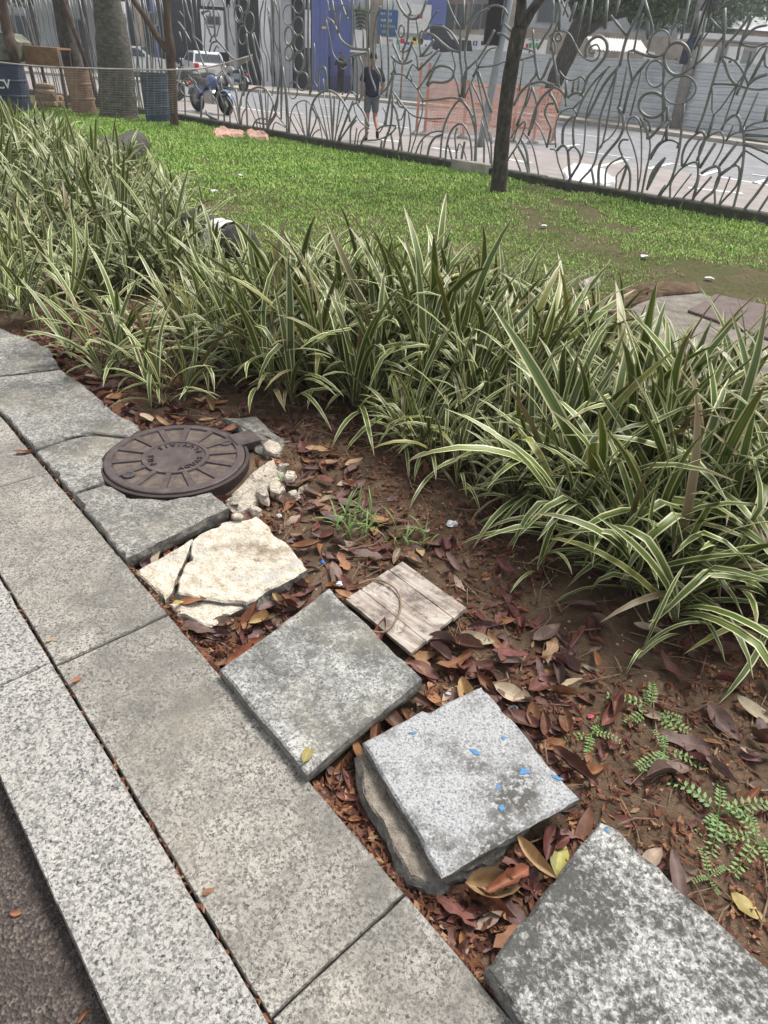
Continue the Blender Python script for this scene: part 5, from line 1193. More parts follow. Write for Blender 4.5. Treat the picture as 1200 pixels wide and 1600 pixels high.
# painted markings
for (a, c, w_) in [((871, 207), (961, 217), .14), ((916, 238), (990, 248), .14), ((1013, 264), (1048, 256), .12), ((1046, 255), (1092, 262), .12), ((1125, 277), (1210, 292), .14), ((1175, 273), (1215, 278), .12), ((1178, 287), (1215, 277), .12),
                   ((1075, 294), (1160, 303), .16), ((1095, 275), (1125, 266), .12), ((505, 165), (545, 170), .16), ((440, 175), (475, 179), .16), ((495, 181), (522, 184), .16), ((560, 190), (640, 201), .15), ((590, 218), (625, 222), .2), ((675, 231), (715, 238), .22),
                   ((790, 249), (830, 255), .18), ((880, 230), (905, 226), .12), ((350, 165), (440, 178), .16), ((930, 262), (980, 250), .12), ((285, 172), (305, 176), .2)]:
    p0, p1 = g(*a, ZS), g(*c, ZS); d = p1 - p0; d /= np.linalg.norm(d); n_ = np.array([-d[1], d[0], 0]) * w_ / 2; zz = ZS + 0.010
    m = MB(); m.add([(*(p0 + n_)[:2], zz), (*(p1 + n_)[:2], zz), (*(p1 - n_)[:2], zz), (*(p0 - n_)[:2], zz)], [(3, 2, 1, 0)])
    o = obj('lane_marking', m.mesh('lane_marking', M['white']), street)
    if o.data.polygons[0].normal.z < 0: o.data.flip_normals()

# corrugated hoarding
hd = thing('zinc_hoarding', HB[1], 'long pale zinc hoarding of ribbed sheets across the street', 'hoarding')
HH = 2.25
def sheet(a, c, k):
    d = c - a; L = np.linalg.norm(d); d /= L; n_ = np.array([d[1], -d[0], 0]);
    if n_[1] > 0: n_ = -n_
    m = MB(); prof = []; z = 0.10 + (0.02 if k % 2 else 0)
    while z < HH:
        prof += [(z, 0.0), (z + 0.10, 0.0), (z + 0.135, 0.045), (z + 0.185, 0.045)]; z += 0.22
    vs = []
    for s in (0.0, L):
        for (zz, o_) in prof: vs.append(a + d * s + n_ * (o_ + (0.006 if k % 2 else 0)) + np.array([0, 0, zz]))
    k_ = len(prof); m.add(vs, [(i, i + 1, k_ + i + 1, k_ + i) for i in range(k_ - 1)]); part('zinc_sheet', m, M['zinc'], hd)
k = 0
for i in range(3):
    L = np.linalg.norm(HB[i+1] - HB[i]); n = max(1, round(L / 2.4))
    for j in range(n):
        sheet(HB[i] + (HB[i+1] - HB[i]) * j / n, HB[i] + (HB[i+1] - HB[i]) * ((j + 1) / n + 0.015), k); k += 1
        q = HB[i] + (HB[i+1] - HB[i]) * j / n + np.array([0.05, 0.12, 0]); m = MB(); m.box((q[0] - .04, q[1] - .04, ZS), (q[0] + .04, q[1] + .04, HH + 0.05)); part('post', m, M['bark2'], hd)

# orange netting barrier in the roadway
A, Bq = g(650, 211, ZS), g(862, 226, ZS); dirb = (Bq - A) / np.linalg.norm(Bq - A); Lb = np.linalg.norm(Bq - A)
bar = thing('orange_barrier', (A + Bq) / 2, 'orange safety netting barrier on posts standing in the street', 'barrier')
posts = [0.0, 0.22, Lb * 0.34, Lb * 0.52, Lb * 0.70, Lb * 0.86, Lb]
for i, t in enumerate(posts):
    p = A + dirb * t; h = 1.55 if i < 2 else 1.25
    m = MB(); m.box((p[0] - .035, p[1] - .035, ZS), (p[0] + .035, p[1] + .035, h)); part('post', m, M['orange'], bar)
    m = MB(); m.lathe([(0.16, ZS), (0.15, ZS + 0.05), (0.05, ZS + 0.10)], 10, 0, (p[0], p[1], 0)); part('foot', m, M['concrete'], bar)
for z in (0.30, 0.78, 1.16):
    m = MB(); a_, c_ = A + dirb * 0.2, Bq.copy(); a_[2] = c_[2] = z; m.tube([a_, (a_ + c_) / 2 - np.array([0, 0, 0.03]), c_], 0.028, 6); part('rail', m, M['orange'], bar)
m = MB(); nv = 50; nh = 40; rs_ = np.random.default_rng(3)
def npos(s, z): 
    p = A + dirb * (0.2 + (Lb - 0.2) * s); w_ = 0.04 * math.sin(s * 19) + 0.03 * math.sin(z * 9 + s * 7)
    return np.array([p[0] - dirb[1] * w_, p[1] - 0.05 + dirb[0] * w_, z])
nn = np.array([dirb[0], dirb[1], 0])
for i in range(nv + 1):
    s = i / nv
    for j in range(6):
        z0, z1 = 0.05 + 1.12 * j / 6, 0.05 + 1.12 * (j + 1) / 6; a_, c_ = npos(s, z0), npos(s, z1); m.add([a_ - nn * .0058, a_ + nn * .007, c_ + nn * .007, c_ - nn * .007], [(0, 1, 2, 3)])
for j in range(nh + 1):
    z = 0.05 + 1.12 * j / nh
    for i in range(24):
        a_, c_ = npos(i / 24, z), npos((i + 1) / 24, z); u = np.array([0, 0, 0.0075]); m.add([a_ - u, c_ - u, c_ + u, a_ + u], [(0, 1, 2, 3)])
part('netting', m, M['net'], bar, kind='stuff')
# second netting face, set back
m = MB(); bk_ = np.array([0.25, 1.6, 0])
for i in range(31):
    a_ = npos(i / 30, 0.05) + bk_; c_ = npos(i / 30, 1.15) + bk_; m.add([a_ - nn * .0058, a_ + nn * .007, c_ + nn * .007, c_ - nn * .007], [(0, 1, 2, 3)])
for j in range(20):
    z = 0.05 + 1.12 * j / 19; a_, c_ = npos(0, z) + bk_, npos(1, z) + bk_; u = np.array([0, 0, 0.007]); m.add([a_ - u, c_ - u, c_ + u, a_ + u], [(0, 1, 2, 3)])
part('netting', m, M['net'], bar, kind='stuff')
lump('net_bundle', [(332, 203), (345, 197), (380, 203), (378, 209), (340, 210)], 0.02, 0.08, M['pinkcloth'], 'pink orange netting bundle lying on the grass left of the shell shape', 'net', 13, 0.06)
lump('net_bundle', [(382, 200), (400, 196), (420, 206), (418, 213), (390, 210)], 0.03, 0.09, M['pinkcloth'], 'pink orange netting bundle lying on the grass below the shell shape', 'net', 14, 0.07)
lump('plastic_sheet', [(880, 262), (905, 252), (945, 262), (965, 280), (930, 285), (890, 278)], 0.02, 0.08, M['plastic'], 'crumpled white sheet lying on the street behind the fence', 'sheet', 15, 0.04)

# poles
def upole(px0, px1, r0, r1, mat, label, name):
    b = g(*px0, ZS); top = atY(*px1, b[1]); top[0] = b[0] + (top[0] - b[0]) * 1.0; d = (top - b); e = b + d * 1.6
    t = thing(name, b, label, 'pole'); m = MB(); m.tube([b, b + d * 0.8, e], [r0, (r0 + r1) / 2, r1], 14); part('shaft', m, M[mat], t, True); return t, b, d
t, b, d = upole((1053, 206), (1098, 0), 0.21, 0.17, 'pole', 'weathered concrete utility pole in front of the hoarding', 'utility_pole')
p = b + d * 0.62
m = MB(); m.tube([p + np.array([-0.25, -0.15, -0.35]), p + np.array([-0.22, -0.15, 0.15]), p + np.array([-0.1, -0.12, 0.6])], [0.15, 0.17, 0.08], 8); part('cable_box', m, M['binblue'], t, True)
for k in range(4):
    m = MB(); c_ = p + np.array([0.1 * k - 0.2, -0.22, 0.2]); m.tube(catmull([c_ + np.array([0, 0, -0.3 + .1 * k]), c_ + np.array([0.1 * k, 0, 0.8]), c_ + np.array([0.35 - .2 * k, 0, 1.8])], 4), 0.03, 5); part('cable', m, M['rubber'], t, True)
t, b, d = upole((750, 230), (796, 0), 0.088, 0.08, 'steelpole', 'grey steel signal pole behind the orange barrier', 'signal_pole')
p = b + d * 0.86
m = MB(); m.box((p[0] - 0.42, p[1] - 0.12, p[2] - 0.42), (p[0] - 0.10, p[1] + 0.14, p[2] + 0.55), 0, None, 0.03); part('signal_head', m, M['rubber'], t)
for k in range(3):
    m = MB(); m.lathe([(0.09, 0), (0.10, 0.10)], 10, 0, (0, 0, 0), Matrix.Translation(Vector((p[0] - 0.26, p[1] + 0.14, p[2] - 0.25 + 0.3 * k))) @ Matrix.Rotation(R(-90), 4, 'X')); part('visor', m, M['rubber'], t)
m = MB(); m.box((p[0] - 0.2, p[1] - 0.05, p[2] - 0.05), (p[0], p[1] + 0.05, p[2] + 0.05)); part('bracket', m, M['steelpole'], t)
for (px, py, lab) in [((625), 152, 'thin rusty post behind the walking man'), (742, 156, 'thin rusty post between the fish shape and the signal pole')]:
    b = g(px, py + 8, ZS); m = MB(); m.tube([b, b + np.array([0, 0, 2.0])], 0.045, 6); single('rusty_post', m, M['drumrust'], b, lab, 'post')
# dark canvas bundle on top of the hoarding
m = MB(); c0 = atY(705, 62, 34.0); rs_ = np.random.default_rng(6)
q = [atY(x, y, 34.0) for x, y in [(672, 40), (690, 38), (712, 55), (735, 64), (738, 80), (712, 80), (690, 82), (676, 76)]]
vs = [p + np.array([0, -0.35, 0]) * (0.4 + 0.6 * (i % 2)) for i, p in enumerate(q)] + [p + np.array([0, 0.5, 0]) for p in q] + [c0 + np.array([0, -0.6, 0])]
nq = len(q); m.add(vs, [(i, (i+1) % nq, 2 * nq) for i in range(nq)] + [(i, nq + i, nq + (i+1) % nq, (i+1) % nq) for i in range(nq)] + [tuple(range(nq, 2 * nq))])
single('canvas_bundle', m, M['c_dark'], q[5], 'dark canvas awning hanging above the hoarding', 'awning')

# ------------------------------------------------------------ buildings across the street
YB = 43.0
def fbox(m, x0, y0, x1, y1, Y, dep, ground=False):
    a, c = atY(x0, y0, Y), atY(x1, y1, Y); lo = min(a[2], c[2]); 
    if ground: lo = ZS
    m.box((min(a[0], c[0]), Y, lo), (max(a[0], c[0]), Y + dep, max(a[2], c[2]))); return m
b1 = thing('shop_building', atY(400, 130, YB) * np.array([1, 1, 0]), 'white building with dark shop openings behind the left half of the fence', 'building')
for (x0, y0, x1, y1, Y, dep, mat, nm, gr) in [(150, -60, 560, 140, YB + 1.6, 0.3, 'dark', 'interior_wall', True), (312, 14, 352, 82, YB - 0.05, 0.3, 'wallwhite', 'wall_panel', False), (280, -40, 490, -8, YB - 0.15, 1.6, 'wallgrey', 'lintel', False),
        (313, -10, 360, 12, YB, 0.2, 'wallgrey', 'wall_panel', False), (352, -10, 372, 130, YB, 0.5, 'wallgrey', 'pillar', True), (403, -10, 426, 134, YB, 0.5, 'wallwhite', 'pillar', True), (426, -10, 456, 126, YB + 0.3, 0.3, 'wallgrey', 'wall_panel', True),
        (476, 15, 484, 75, YB, 0.3, 'wallwhite', 'pillar', False), (205, -10, 228, 118, YB, 0.5, 'walltan', 'pillar', True), (232, -10, 250, 118, YB, 0.4, 'bluewall', 'pillar', True), (160, 0, 204, 90, YB, 0.3, 'wallwhite', 'wall_panel', False), (160, 92, 290, 128, YB + 0.8, 0.3, 'wallgrey', 'low_wall', True)]:
    part(nm, fbox(MB(), x0, y0, x1, y1, Y, dep, gr), M[mat], b1)
for (x0, x1) in [(428, 452), (460, 484), (376, 400), (284, 308)]:
    for k in range(5):
        x = x0 + (x1 - x0) * k / 4; part('gate_bar', fbox(MB(), x - 0.6, 84, x + 0.6, 134, YB - 0.2, 0.04, True), M['rubber'], b1)
    part('gate_rail', fbox(MB(), x0, 85, x1, 87, YB - 0.24, 0.04), M['rubber'], b1)
for (x0, y0, x1, y1) in [(232, 18, 246, 40), (165, 20, 180, 60), (184, 20, 200, 60), (320, 24, 345, 40)]:
    wn = part('window', fbox(MB(), x0, y0, x1, y1, YB - 0.12, 0.1), M['steelpole'], b1); part('pane', fbox(MB(), x0 + 1.5, y0 + 1.5, x1 - 1.5, y1 - 1.5, YB - 0.14, 0.05), M['glass'], wn)
b2 = thing('blue_building', atY(515, 135, YB - 2) * np.array([1, 1, 0]), 'tall blue painted pillar and wall behind the fence', 'building')
part('pillar', fbox(MB(), 487, -60, 512, 139, YB - 2.4, 0.7, True), M['bluewall'], b2)
part('wall', fbox(MB(), 512, -60, 546, 139, YB - 1.9, 0.4, True), M['bluewall'], b2)
for i, x in enumerate((495, 503)): part('pilaster', fbox(MB(), x, -60, x + 2.5, 139, YB - 2.46, 0.08, True), M['bluewall'], b2)
part('lamp', fbox(MB(), 503, 41, 509, 45, YB - 2.7, 0.2), M['c_yel'], b2)
part('gate_frame', fbox(MB(), 514, 89, 552, 91.5, YB - 2.2, 0.08), M['rubber'], b2)
for x in (514.5, 533, 551): part('gate_post', fbox(MB(), x - 0.8, 89, x + 0.8, 142, YB - 2.22, 0.06, True), M['rubber'], b2)
for k in range(11): part('gate_bar', fbox(MB(), 516 + 3.4 * k, 118, 516.8 + 3.4 * k, 142, YB - 2.2, 0.03, True), M['c_dark'], b2)
b3 = thing('poster_wall', atY(630, 140, YB - 1.5) * np.array([1, 1, 0]), 'white building wall with posters above the hoarding', 'building')
part('wall', fbox(MB(), 547, -60, 676, 139, YB - 1.2, 0.5, True), M['wallwhite'], b3)
part('pilaster', fbox(MB(), 574, -60, 592, 139, YB - 1.35, 0.2, True), M['walltan'], b3)
part('pilaster', fbox(MB(), 557, -60, 566, 139, YB - 1.32, 0.2, True), M['wallgrey'], b3)
part('pilaster', fbox(MB(), 672, -60, 690, 100, YB - 1.35, 0.3, True), M['bluewall'], b3)
part('wall', fbox(MB(), 690, -60, 800, 100, YB - 0.6, 0.5, True), M['walltan'], b3)
for (x0, x1) in [(694, 708), (716, 726), (736, 748), (756, 772)]:
    wn = part('window', fbox(MB(), x0, 6, x1, 46, YB - 0.68, 0.1), M['c_dark'], b3); part('pane', fbox(MB(), x0 + 1, 7, x1 - 1, 45, YB - 0.7, 0.05), M['glass'], wn)
part('frieze', fbox(MB(), 660, -14, 800, 2, YB - 1.0, 0.3), M['c_blue'], b3)
def sign(x0, y0, x1, y1, Y, mat, label, marks, name='sign_board', cat='sign'):
    t = thing(name, atY((x0 + x1) / 2, y1, Y), label, cat); part('panel', fbox(MB(), x0, y0, x1, y1, Y, 0.05), M[mat], t)
    for (a, b_, c, d_, mm) in marks: part('printed_mark', fbox(MB(), a, b_, c, d_, Y - 0.012, 0.01), M[mm], t)
    return t
rsg = np.random.default_rng(4)
def word(x0, x1, y, h, mat, slope=0.073):
    out = []; x = x0
    while x < x1:
        w_ = rsg.uniform(1.0, 1.8); yy = y + slope * (x - x0); out.append((x, yy, x + 0.7, yy + h, mat)); 
        if rsg.random() < 0.7: out.append((x, yy + (0 if rsg.random() < 0.5 else h * 0.42), x + w_, yy + (0 if rsg.random() < 0.5 else h * 0.42) + 0.8, mat))
        x += w_ + 0.9
    return out
sg = sign(592, 14, 620, 56, YB - 1.6, 'bluesign', 'dark blue sign with white handwritten lines above the hoarding', word(595, 601, 19, 4, 'white') + word(604, 611, 19.5, 4, 'white') + word(595, 600, 29, 4.5, 'white') + word(602, 611, 29.5, 4.5, 'white') + word(595, 597, 38, 4, 'white') + word(599, 605, 38.3, 4, 'c_yel') + word(608, 617, 38.8, 4, 'c_yel') + word(597, 604, 47, 4, 'c_yel'))
sign(593, 57, 672, 83, YB - 1.55, 'white', 'white poster strip with coloured blocks under the blue sign', [(620, 62, 625, 70, 'c_green'), (626, 60, 632, 68, 'c_red'), (631, 65, 640, 70, 'c_blue'), (641, 58, 652, 70, 'c_yel'), (645, 58, 650, 64, 'c_green'), (655, 60, 660, 70, 'c_dark')] + word(606, 613, 61, 4, 'c_dark') + word(606, 613, 75, 3.5, 'c_dark') + word(628, 640, 76, 2.5, 'c_dark'))
sign(622, 4, 671, 54, YB - 1.5, 'white', 'large white poster with faint lines right of the blue sign', word(630, 652, 22, 3, 'c_dark') + [(652, 22, 660, 29, 'c_red')] + word(632, 660, 34, 2, 'wallgrey') + word(632, 655, 40, 2, 'wallgrey'))
bn = [((731.5, 64, 733, 72, 'c_red')), (734, 64, 736.5, 66, 'c_red'), (739.5, 64, 745.5, 65.5, 'c_blue'), (739.5, 70, 745.5, 71.5, 'c_blue'), (739.5, 64, 741, 71, 'c_blue'), (744, 64, 745.5, 71, 'c_blue')]
bn += [(752, 64, 757, 71, 'c_dark'), (760, 66, 764, 72, 'c_blue'), (765, 64, 769, 72, 'c_green'), (772, 64, 777, 72, 'c_red'), (822, 68, 825, 75, 'c_red'), (827, 67, 830, 75, 'c_green'), (832, 68, 835, 75, 'c_yel'), (837, 67, 840, 75, 'c_green'), (842, 68, 845, 75, 'c_yel')] + word(826, 842, 61, 2, 'c_dark')
sign(727, 53, 852, 85, 36.5, 'white', 'white banner with coloured letters above the hoarding, behind the slender tree', bn, 'banner', 'banner')
m = MB(); fbox(m, 547, 78, 576, 83, 40.2, 0.5); single('white_ledge', m, M['white'], atY(560, 83, 40.2), 'white ledge behind the tip of the long curved bar', 'ledge')
m = MB(); fbox(m, 553, 46, 575, 78, 40.6, 0.5); single('white_planter', m, M['white'], atY(563, 78, 40.6), 'tall white planter beside the blue wall', 'planter')
tr = thing('potted_palm', atY(563, 46, 40.8), 'dark green potted palm in the tall white planter', 'plant')
m = MB()
for k in range(14):
    a = 6.283 * k / 14; c_ = atY(563, 46, 40.8); pts = [c_, c_ + np.array([math.cos(a) * 0.35, math.sin(a) * 0.35, 0.9]), c_ + np.array([math.cos(a) * 0.8, math.sin(a) * 0.8, 0.75])]
    for i in range(2):
        p0, p1 = pts[i], pts[i+1]
        for j in range(6):
            q = p0 + (p1 - p0) * j / 6; dd = np.array([-math.sin(a), math.cos(a), -0.4]) * 0.28; w_ = (p1 - p0) / 14; m.add([q, q + dd, q + w_], [(0, 1, 2)]); m.add([q, q - dd * np.array([1, 1, -1]), q + w_], [(0, 1, 2)])
part('frond', m, M['foliage'], tr)

# right side behind the hoarding
b4 = thing('tan_wall', atY(1000, 90, 45) * np.array([1, 1, 0]), 'stained tan wall behind the hoarding at the right', 'building')
part('wall', fbox(MB(), 800, 40, 1300, 150, 45, 0.4, True), M['walltan'], b4)
b5 = thing('corrugated_awning', atY(975, 80, 42), 'white corrugated awning above the hoarding', 'awning'); m = MB()
a_, c_ = atY(925, 62, 42), atY(1012, 72, 42); n = 40; vs = []
for k in range(n + 1):
    x = a_[0] + (c_[0] - a_[0]) * k / n; w_ = 0.06 * (k % 2); vs += [(x, 41.2, a_[2] - 0.45 + w_), (x, 43.4, a_[2] + 0.15 + w_)]
m.add(vs, [(2*k, 2*k+2, 2*k+3, 2*k+1) for k in range(n)]); part('roof_sheet', m, M['white'], b5)
for x in (930, 970, 1008): part('post', fbox(MB(), x, 80, x + 1.5, 140, 41.4, 0.08, True), M['white'], b5)
b6 = thing('white_kiosk', atY(1140, 100, 40) * np.array([1, 1, 0]), 'white flat roofed kiosk behind the hoarding at the right edge', 'kiosk')
part('roof', fbox(MB(), 1092, 50, 1270, 72, 39.0, 3.0), M['white'], b6); part('wall', fbox(MB(), 1100, 74, 1260, 140, 40.5, 1.0, True), M['wallgrey'], b6)
for x in (1100, 1140, 1185): part('post', fbox(MB(), x, 72, x + 3, 140, 39.1, 0.1, True), M['white'], b6)
b7 = thing('grey_roof_house', atY(1180, 60, 50) * np.array([1, 1, 0]), 'grey tiled roof house far behind the kiosk', 'house')
a_, c_ = atY(1135, 46, 50), atY(1290, 46, 50); m = MB(); zt = atY(1200, 22, 50)[2]
m.add([(a_[0], 49, a_[2]), (c_[0], 49, a_[2]), (c_[0] - 1, 52, zt), (a_[0] + 1, 52, zt), (a_[0], 55, a_[2]), (c_[0], 55, a_[2])], [(0, 1, 2, 3), (3, 2, 5, 4), (0, 3, 4), (1, 5, 2)]); part('roof', m, M['wallgrey'], b7)
m = MB(); m.box((a_[0] + 0.3, 49.4, ZS), (c_[0] - 0.3, 54.6, a_[2] - 0.02)); part('wall', m, M['walltan'], b7)

# street trees
def tree(name, base, path, radii, crowns, n, label, size=0.16, mat='foliage', seed=1, limbs=()):
    t = thing(name, base, label, 'tree'); part('trunk', trunk_from(path, radii, 12), M['bark'], t, True)
    for L, rr in limbs: part('limb', trunk_from(L, rr, 7), M['bark'], t, True)
    me = leaf_cloud(crowns, n, size, np.random.default_rng(seed), M[mat]); o = obj('crown', me, t); o.location = tuple(-t.location); return t
Y1 = 31.0
tree('leaning_tree', g(858, 178, ZS) , [atY(856, 178, Y1), atY(866, 130, Y1), atY(884, 90, Y1), atY(905, 45, Y1), atY(925, 5, Y1), atY(945, -50, Y1)], [0.36, 0.33, 0.34, 0.36, 0.30, 0.2],
     [(atY(x, y, Y1 + dy), (r_, r_, r_ * 0.6)) for x, y, dy, r_ in [(940, -10, -0.5, 1.3), (990, -8, 0.5, 1.4), (900, -30, 0, 1.2), (1030, 5, 1.5, 1.2), (960, -60, 0, 2.0), (1040, -50, 0, 1.8), (880, -70, 1, 1.5)]], 650, 'dark leaning tree with a spreading crown in front of the hoarding',
     limbs=[([atY(895, 60, Y1), atY(930, 40, Y1 - 0.3), atY(960, 10, Y1 - 0.4), atY(990, -20, Y1)], [0.2, 0.16, 0.12, 0.06]), ([atY(905, 40, Y1), atY(895, 10, Y1), atY(880, -30, Y1)], [0.16, 0.12, 0.06]), ([atY(900, 50, Y1), atY(945, 30, Y1), atY(985, 20, Y1 + .5), atY(1020, 5, Y1 + 1)], [0.15, 0.12, 0.09, 0.04])], seed=3)
for i, (px, Y, zc, r_, mat, lab) in enumerate([(1090, 52, 6.0, 2.6, 'foliage', 'dense dark tree behind the utility pole'), (1190, 56, 7.0, 3.0, 'foliage', 'dark tree at the top right corner'), (1000, 54, 6.3, 2.2, 'foliage2', 'light green tree behind the awning'), (60, 46, 5.0, 2.2, 'foliage', 'dark tree behind the fence at the top left'), (140, 47, 5.2, 1.6, 'foliage2', 'green tree behind the palm trunk'), (0, 44, 4.5, 2.2, 'foliage', 'dark tree at the left edge of the street')]):
    q = atY(px, 100, Y); c0 = np.array([q[0], Y, zc]); bs = np.array([q[0], Y, ZS])
    tree('street_tree', bs, [bs, bs + np.array([0.1, 0, zc * 0.5]), c0], [0.25, 0.2, 0.1], [(c0 + np.array([dx, dy, dz]) * r_, (r_ * 0.7, r_ * 0.7, r_ * 0.5)) for dx, dy, dz in [(0, 0, 0), (0.7, 0, -0.3), (-0.7, 0.1, -0.2), (0.1, -0.5, -0.5), (0.3, 0.2, 0.6), (-0.4, 0, 0.5)]], 420, lab, 0.2, mat, 20 + i)
b8 = thing('rear_building', np.array([-16, 50, ZS]), 'pale building glimpsed through the trees at the far left', 'building')
m = MB(); m.box((-34, 50, ZS), (-12, 51, 7)); part('wall', m, M['wallgrey'], b8)
for k in range(6):
    m = MB(); m.box((-32 + 3.2 * k, 49.93, 1.0), (-30.4 + 3.2 * k, 50.1, 2.6)); wn = part('window', m, M['steelpole'], b8); m = MB(); m.box((-31.9 + 3.2 * k, 49.9, 1.1), (-30.5 + 3.2 * k, 49.96, 2.5)); part('pane', m, M['glass'], wn)
b9 = thing('backdrop_building', np.array([10, 62, ZS]), 'tall pale building far behind the hoarding trees', 'building')
m = MB(); m.box((-8, 60, ZS), (40, 62, 9)); part('wall', m, M['wallgrey'], b9)
for k in range(12):
    m = MB(); m.box((-6 + 3.6 * k, 59.93, 4.5), (-4.4 + 3.6 * k, 60.1, 6.3)); wn = part('window', m, M['steelpole'], b9); m = MB(); m.box((-5.9 + 3.6 * k, 59.9, 4.6), (-4.5 + 3.6 * k, 59.96, 6.2)); part('pane', m, M['glass'], wn)

# ------------------------------------------------------------ clutter by the palm
def drum(px, py, r_, h, mat, label, lean=(0, 0), ribs=(0.33, 0.66)):
    b = g(px, py, -0.04); t = thing('drum', b, label, 'drum'); Mx = Matrix.Translation(Vector(b)) @ Matrix.Rotation(lean[0], 4, 'X') @ Matrix.Rotation(lean[1], 4, 'Y')
    prof = [(r_, 0), (r_, 0.02)]
    for f_ in ribs: prof += [(r_, f_ * h - 0.03), (r_ * 1.035, f_ * h), (r_, f_ * h + 0.03)]
    prof += [(r_, h - 0.02), (r_ * 1.03, h - 0.01), (r_ * 1.03, h + 0.01), (r_ * 0.96, h + 0.01), (r_ * 0.95, h - 0.06), (0.01, h - 0.06)]
    m = MB(); m.lathe(prof, 26, 0, (0, 0, 0), Mx); part('shell', m, M[mat], t, False)
    m = MB(); m.lathe([(r_ * 0.94, h - 0.055), (0.01, h - 0.05)], 20, 0, (0, 0, 0), Mx, cap=False); part('lid', m, M['dark'], t); return t
drum(250, 189, 0.33, 0.98, 'drumblue', 'faded blue steel drum between the palm and the sapling')
drum(133, 177, 0.29, 0.95, 'drumrust', 'rusty brown drum left of the palm', (0, -0.05))
dr = drum(22, 172, 0.42, 0.95, 'binblue', 'navy blue bin with white letters at the left edge')
q = g(8, 172, -0.04)
for ch, dx in (('C', 0), ('V', 0.2)):
    p = atY(2 + dx * 52, 138, g(22, 172, -0.04)[1] - 0.44); letter(ch, 0.26, Matrix.Translation(Vector(p)) @ Matrix.Rotation(R(90), 4, 'X'), 'letter', M['white'], dr, 0.004)
for k in range(4):
    for j in range(2 if k < 2 else 1):
        p0 = atY(58 + j * 3, 161 - k * 9, 19.6 + j * 0.25); p1 = atY(95 - k * 2 + j * 3, 163 - k * 8, 19.4 + j * 0.25); m = MB(); rl = 0.062 + 0.022 * ((k * 2 + j) % 3) / 2; p1 = p1 + np.array([0.10 * ((k * 3 + j) % 3 - 1), 0.1 * (k % 2), 0.02 * (k % 2)]); m.tube([p0, p0 + (p1 - p0) * 0.5 + np.array([0, 0, 0.015 * (k % 2)]), p1], [rl, rl * 1.08, rl * 0.9], 8)
        single('firewood_log', m, M['timber'], (p0 + p1) / 2 - np.array([0, 0, 0.08]), ['pale', 'weathered', 'ruddy', 'uppermost'][k] + (' rear' if j else ' front') + ' cut log in the firewood pile by the navy bin', 'log', 'firewood pile')
t = thing('plywood_table', atY(70, 165, 20.2) * np.array([1, 1, 0]), 'old brown plywood table behind the firewood', 'table')
a_ = atY(46, 100, 20.4); c_ = atY(95, 78, 20.4); m = MB(); m.box((a_[0], 20.2, a_[2]), (c_[0], 20.26, c_[2])); part('front_board', m, M['oldply'], t)
m = MB(); m.box((a_[0], 20.2, c_[2]), (c_[0], 21.0, c_[2] + 0.04)); part('top', m, M['oldply'], t)
for x in (a_[0] + 0.03, c_[0] - 0.08): 
    for y in (20.27, 20.9): m = MB(); m.box((x, y, -0.05), (x + 0.06, y + 0.06, c_[2])); part('leg', m, M['bark2'], t)
m = MB(); q = [atY(x, y, 20.0) for x, y in [(-20, 48), (12, 52), (28, 66), (30, 92), (10, 98), (-20, 96)]]
vs = [p + np.array([0, -0.15 * (i % 2), 0]) for i, p in enumerate(q)] + [p + np.array([0, 0.7, 0]) for p in q]; nq = len(q)
m.add(vs, [tuple(range(nq))] + [(i, nq + i, nq + (i+1) % nq, (i+1) % nq) for i in range(nq)]); single('tarpaulin', m, M['tarp'], q[4], 'mottled olive tarpaulin heap above the navy bin', 'tarpaulin')
m = MB(); p0, p1 = atY(20, 110, 18.9), atY(34, 158, 18.9); m.tube([p0, p1], 0.045, 6); single('timber_stake', m, M['timber'], p1, 'thin brown stake leaning on the navy bin', 'stake')
for k in range(3):
    q = atY(-6 + 13 * k, 166, 18.7); m = MB(); m.box((q[0] - 0.11, 18.65, -0.05), (q[0] + 0.11, 18.85, 0.13 + 0.02 * k), 0, None, 0.015); single('white_block', m, M['wallwhite'], (q[0], 18.7, -0.05), ['leftmost', 'middle', 'rightmost'][k] + ' white block at the foot of the navy bin', 'block')
# grey see-through net strung between the trunks
net = thing('grey_net', atY(200, 180, 18.6), 'thin grey see-through net strung in front of the palm and drums', 'net'); m = MB()
top = [(-20, 95), (45, 102), (120, 106), (270, 109), (330, 104), (395, 86)]; bot = [(-20, 150), (45, 160), (120, 172), (270, 176), (330, 128), (395, 92)]
YN = [19.0, 18.4, 17.9, 16.95, 17.3, 17.6]
TP = catmull([atY(x, y, Y) for (x, y), Y in zip(top, YN)], 14); BP = catmull([atY(x, y, Y) for (x, y), Y in zip(bot, YN)], 14)
for k in range(19):
    L = [a_ + (c_ - a_) * k / 18 for a_, c_ in zip(TP, BP)]; m.tube(L, 0.016 if k == 0 else 0.0016, 4, cap=False)
for i in range(0, len(TP)): m.tube([TP[i], BP[i]], 0.0015, 4, cap=False)
part('netting', m, M['cloth_grey'], net, kind='stuff')

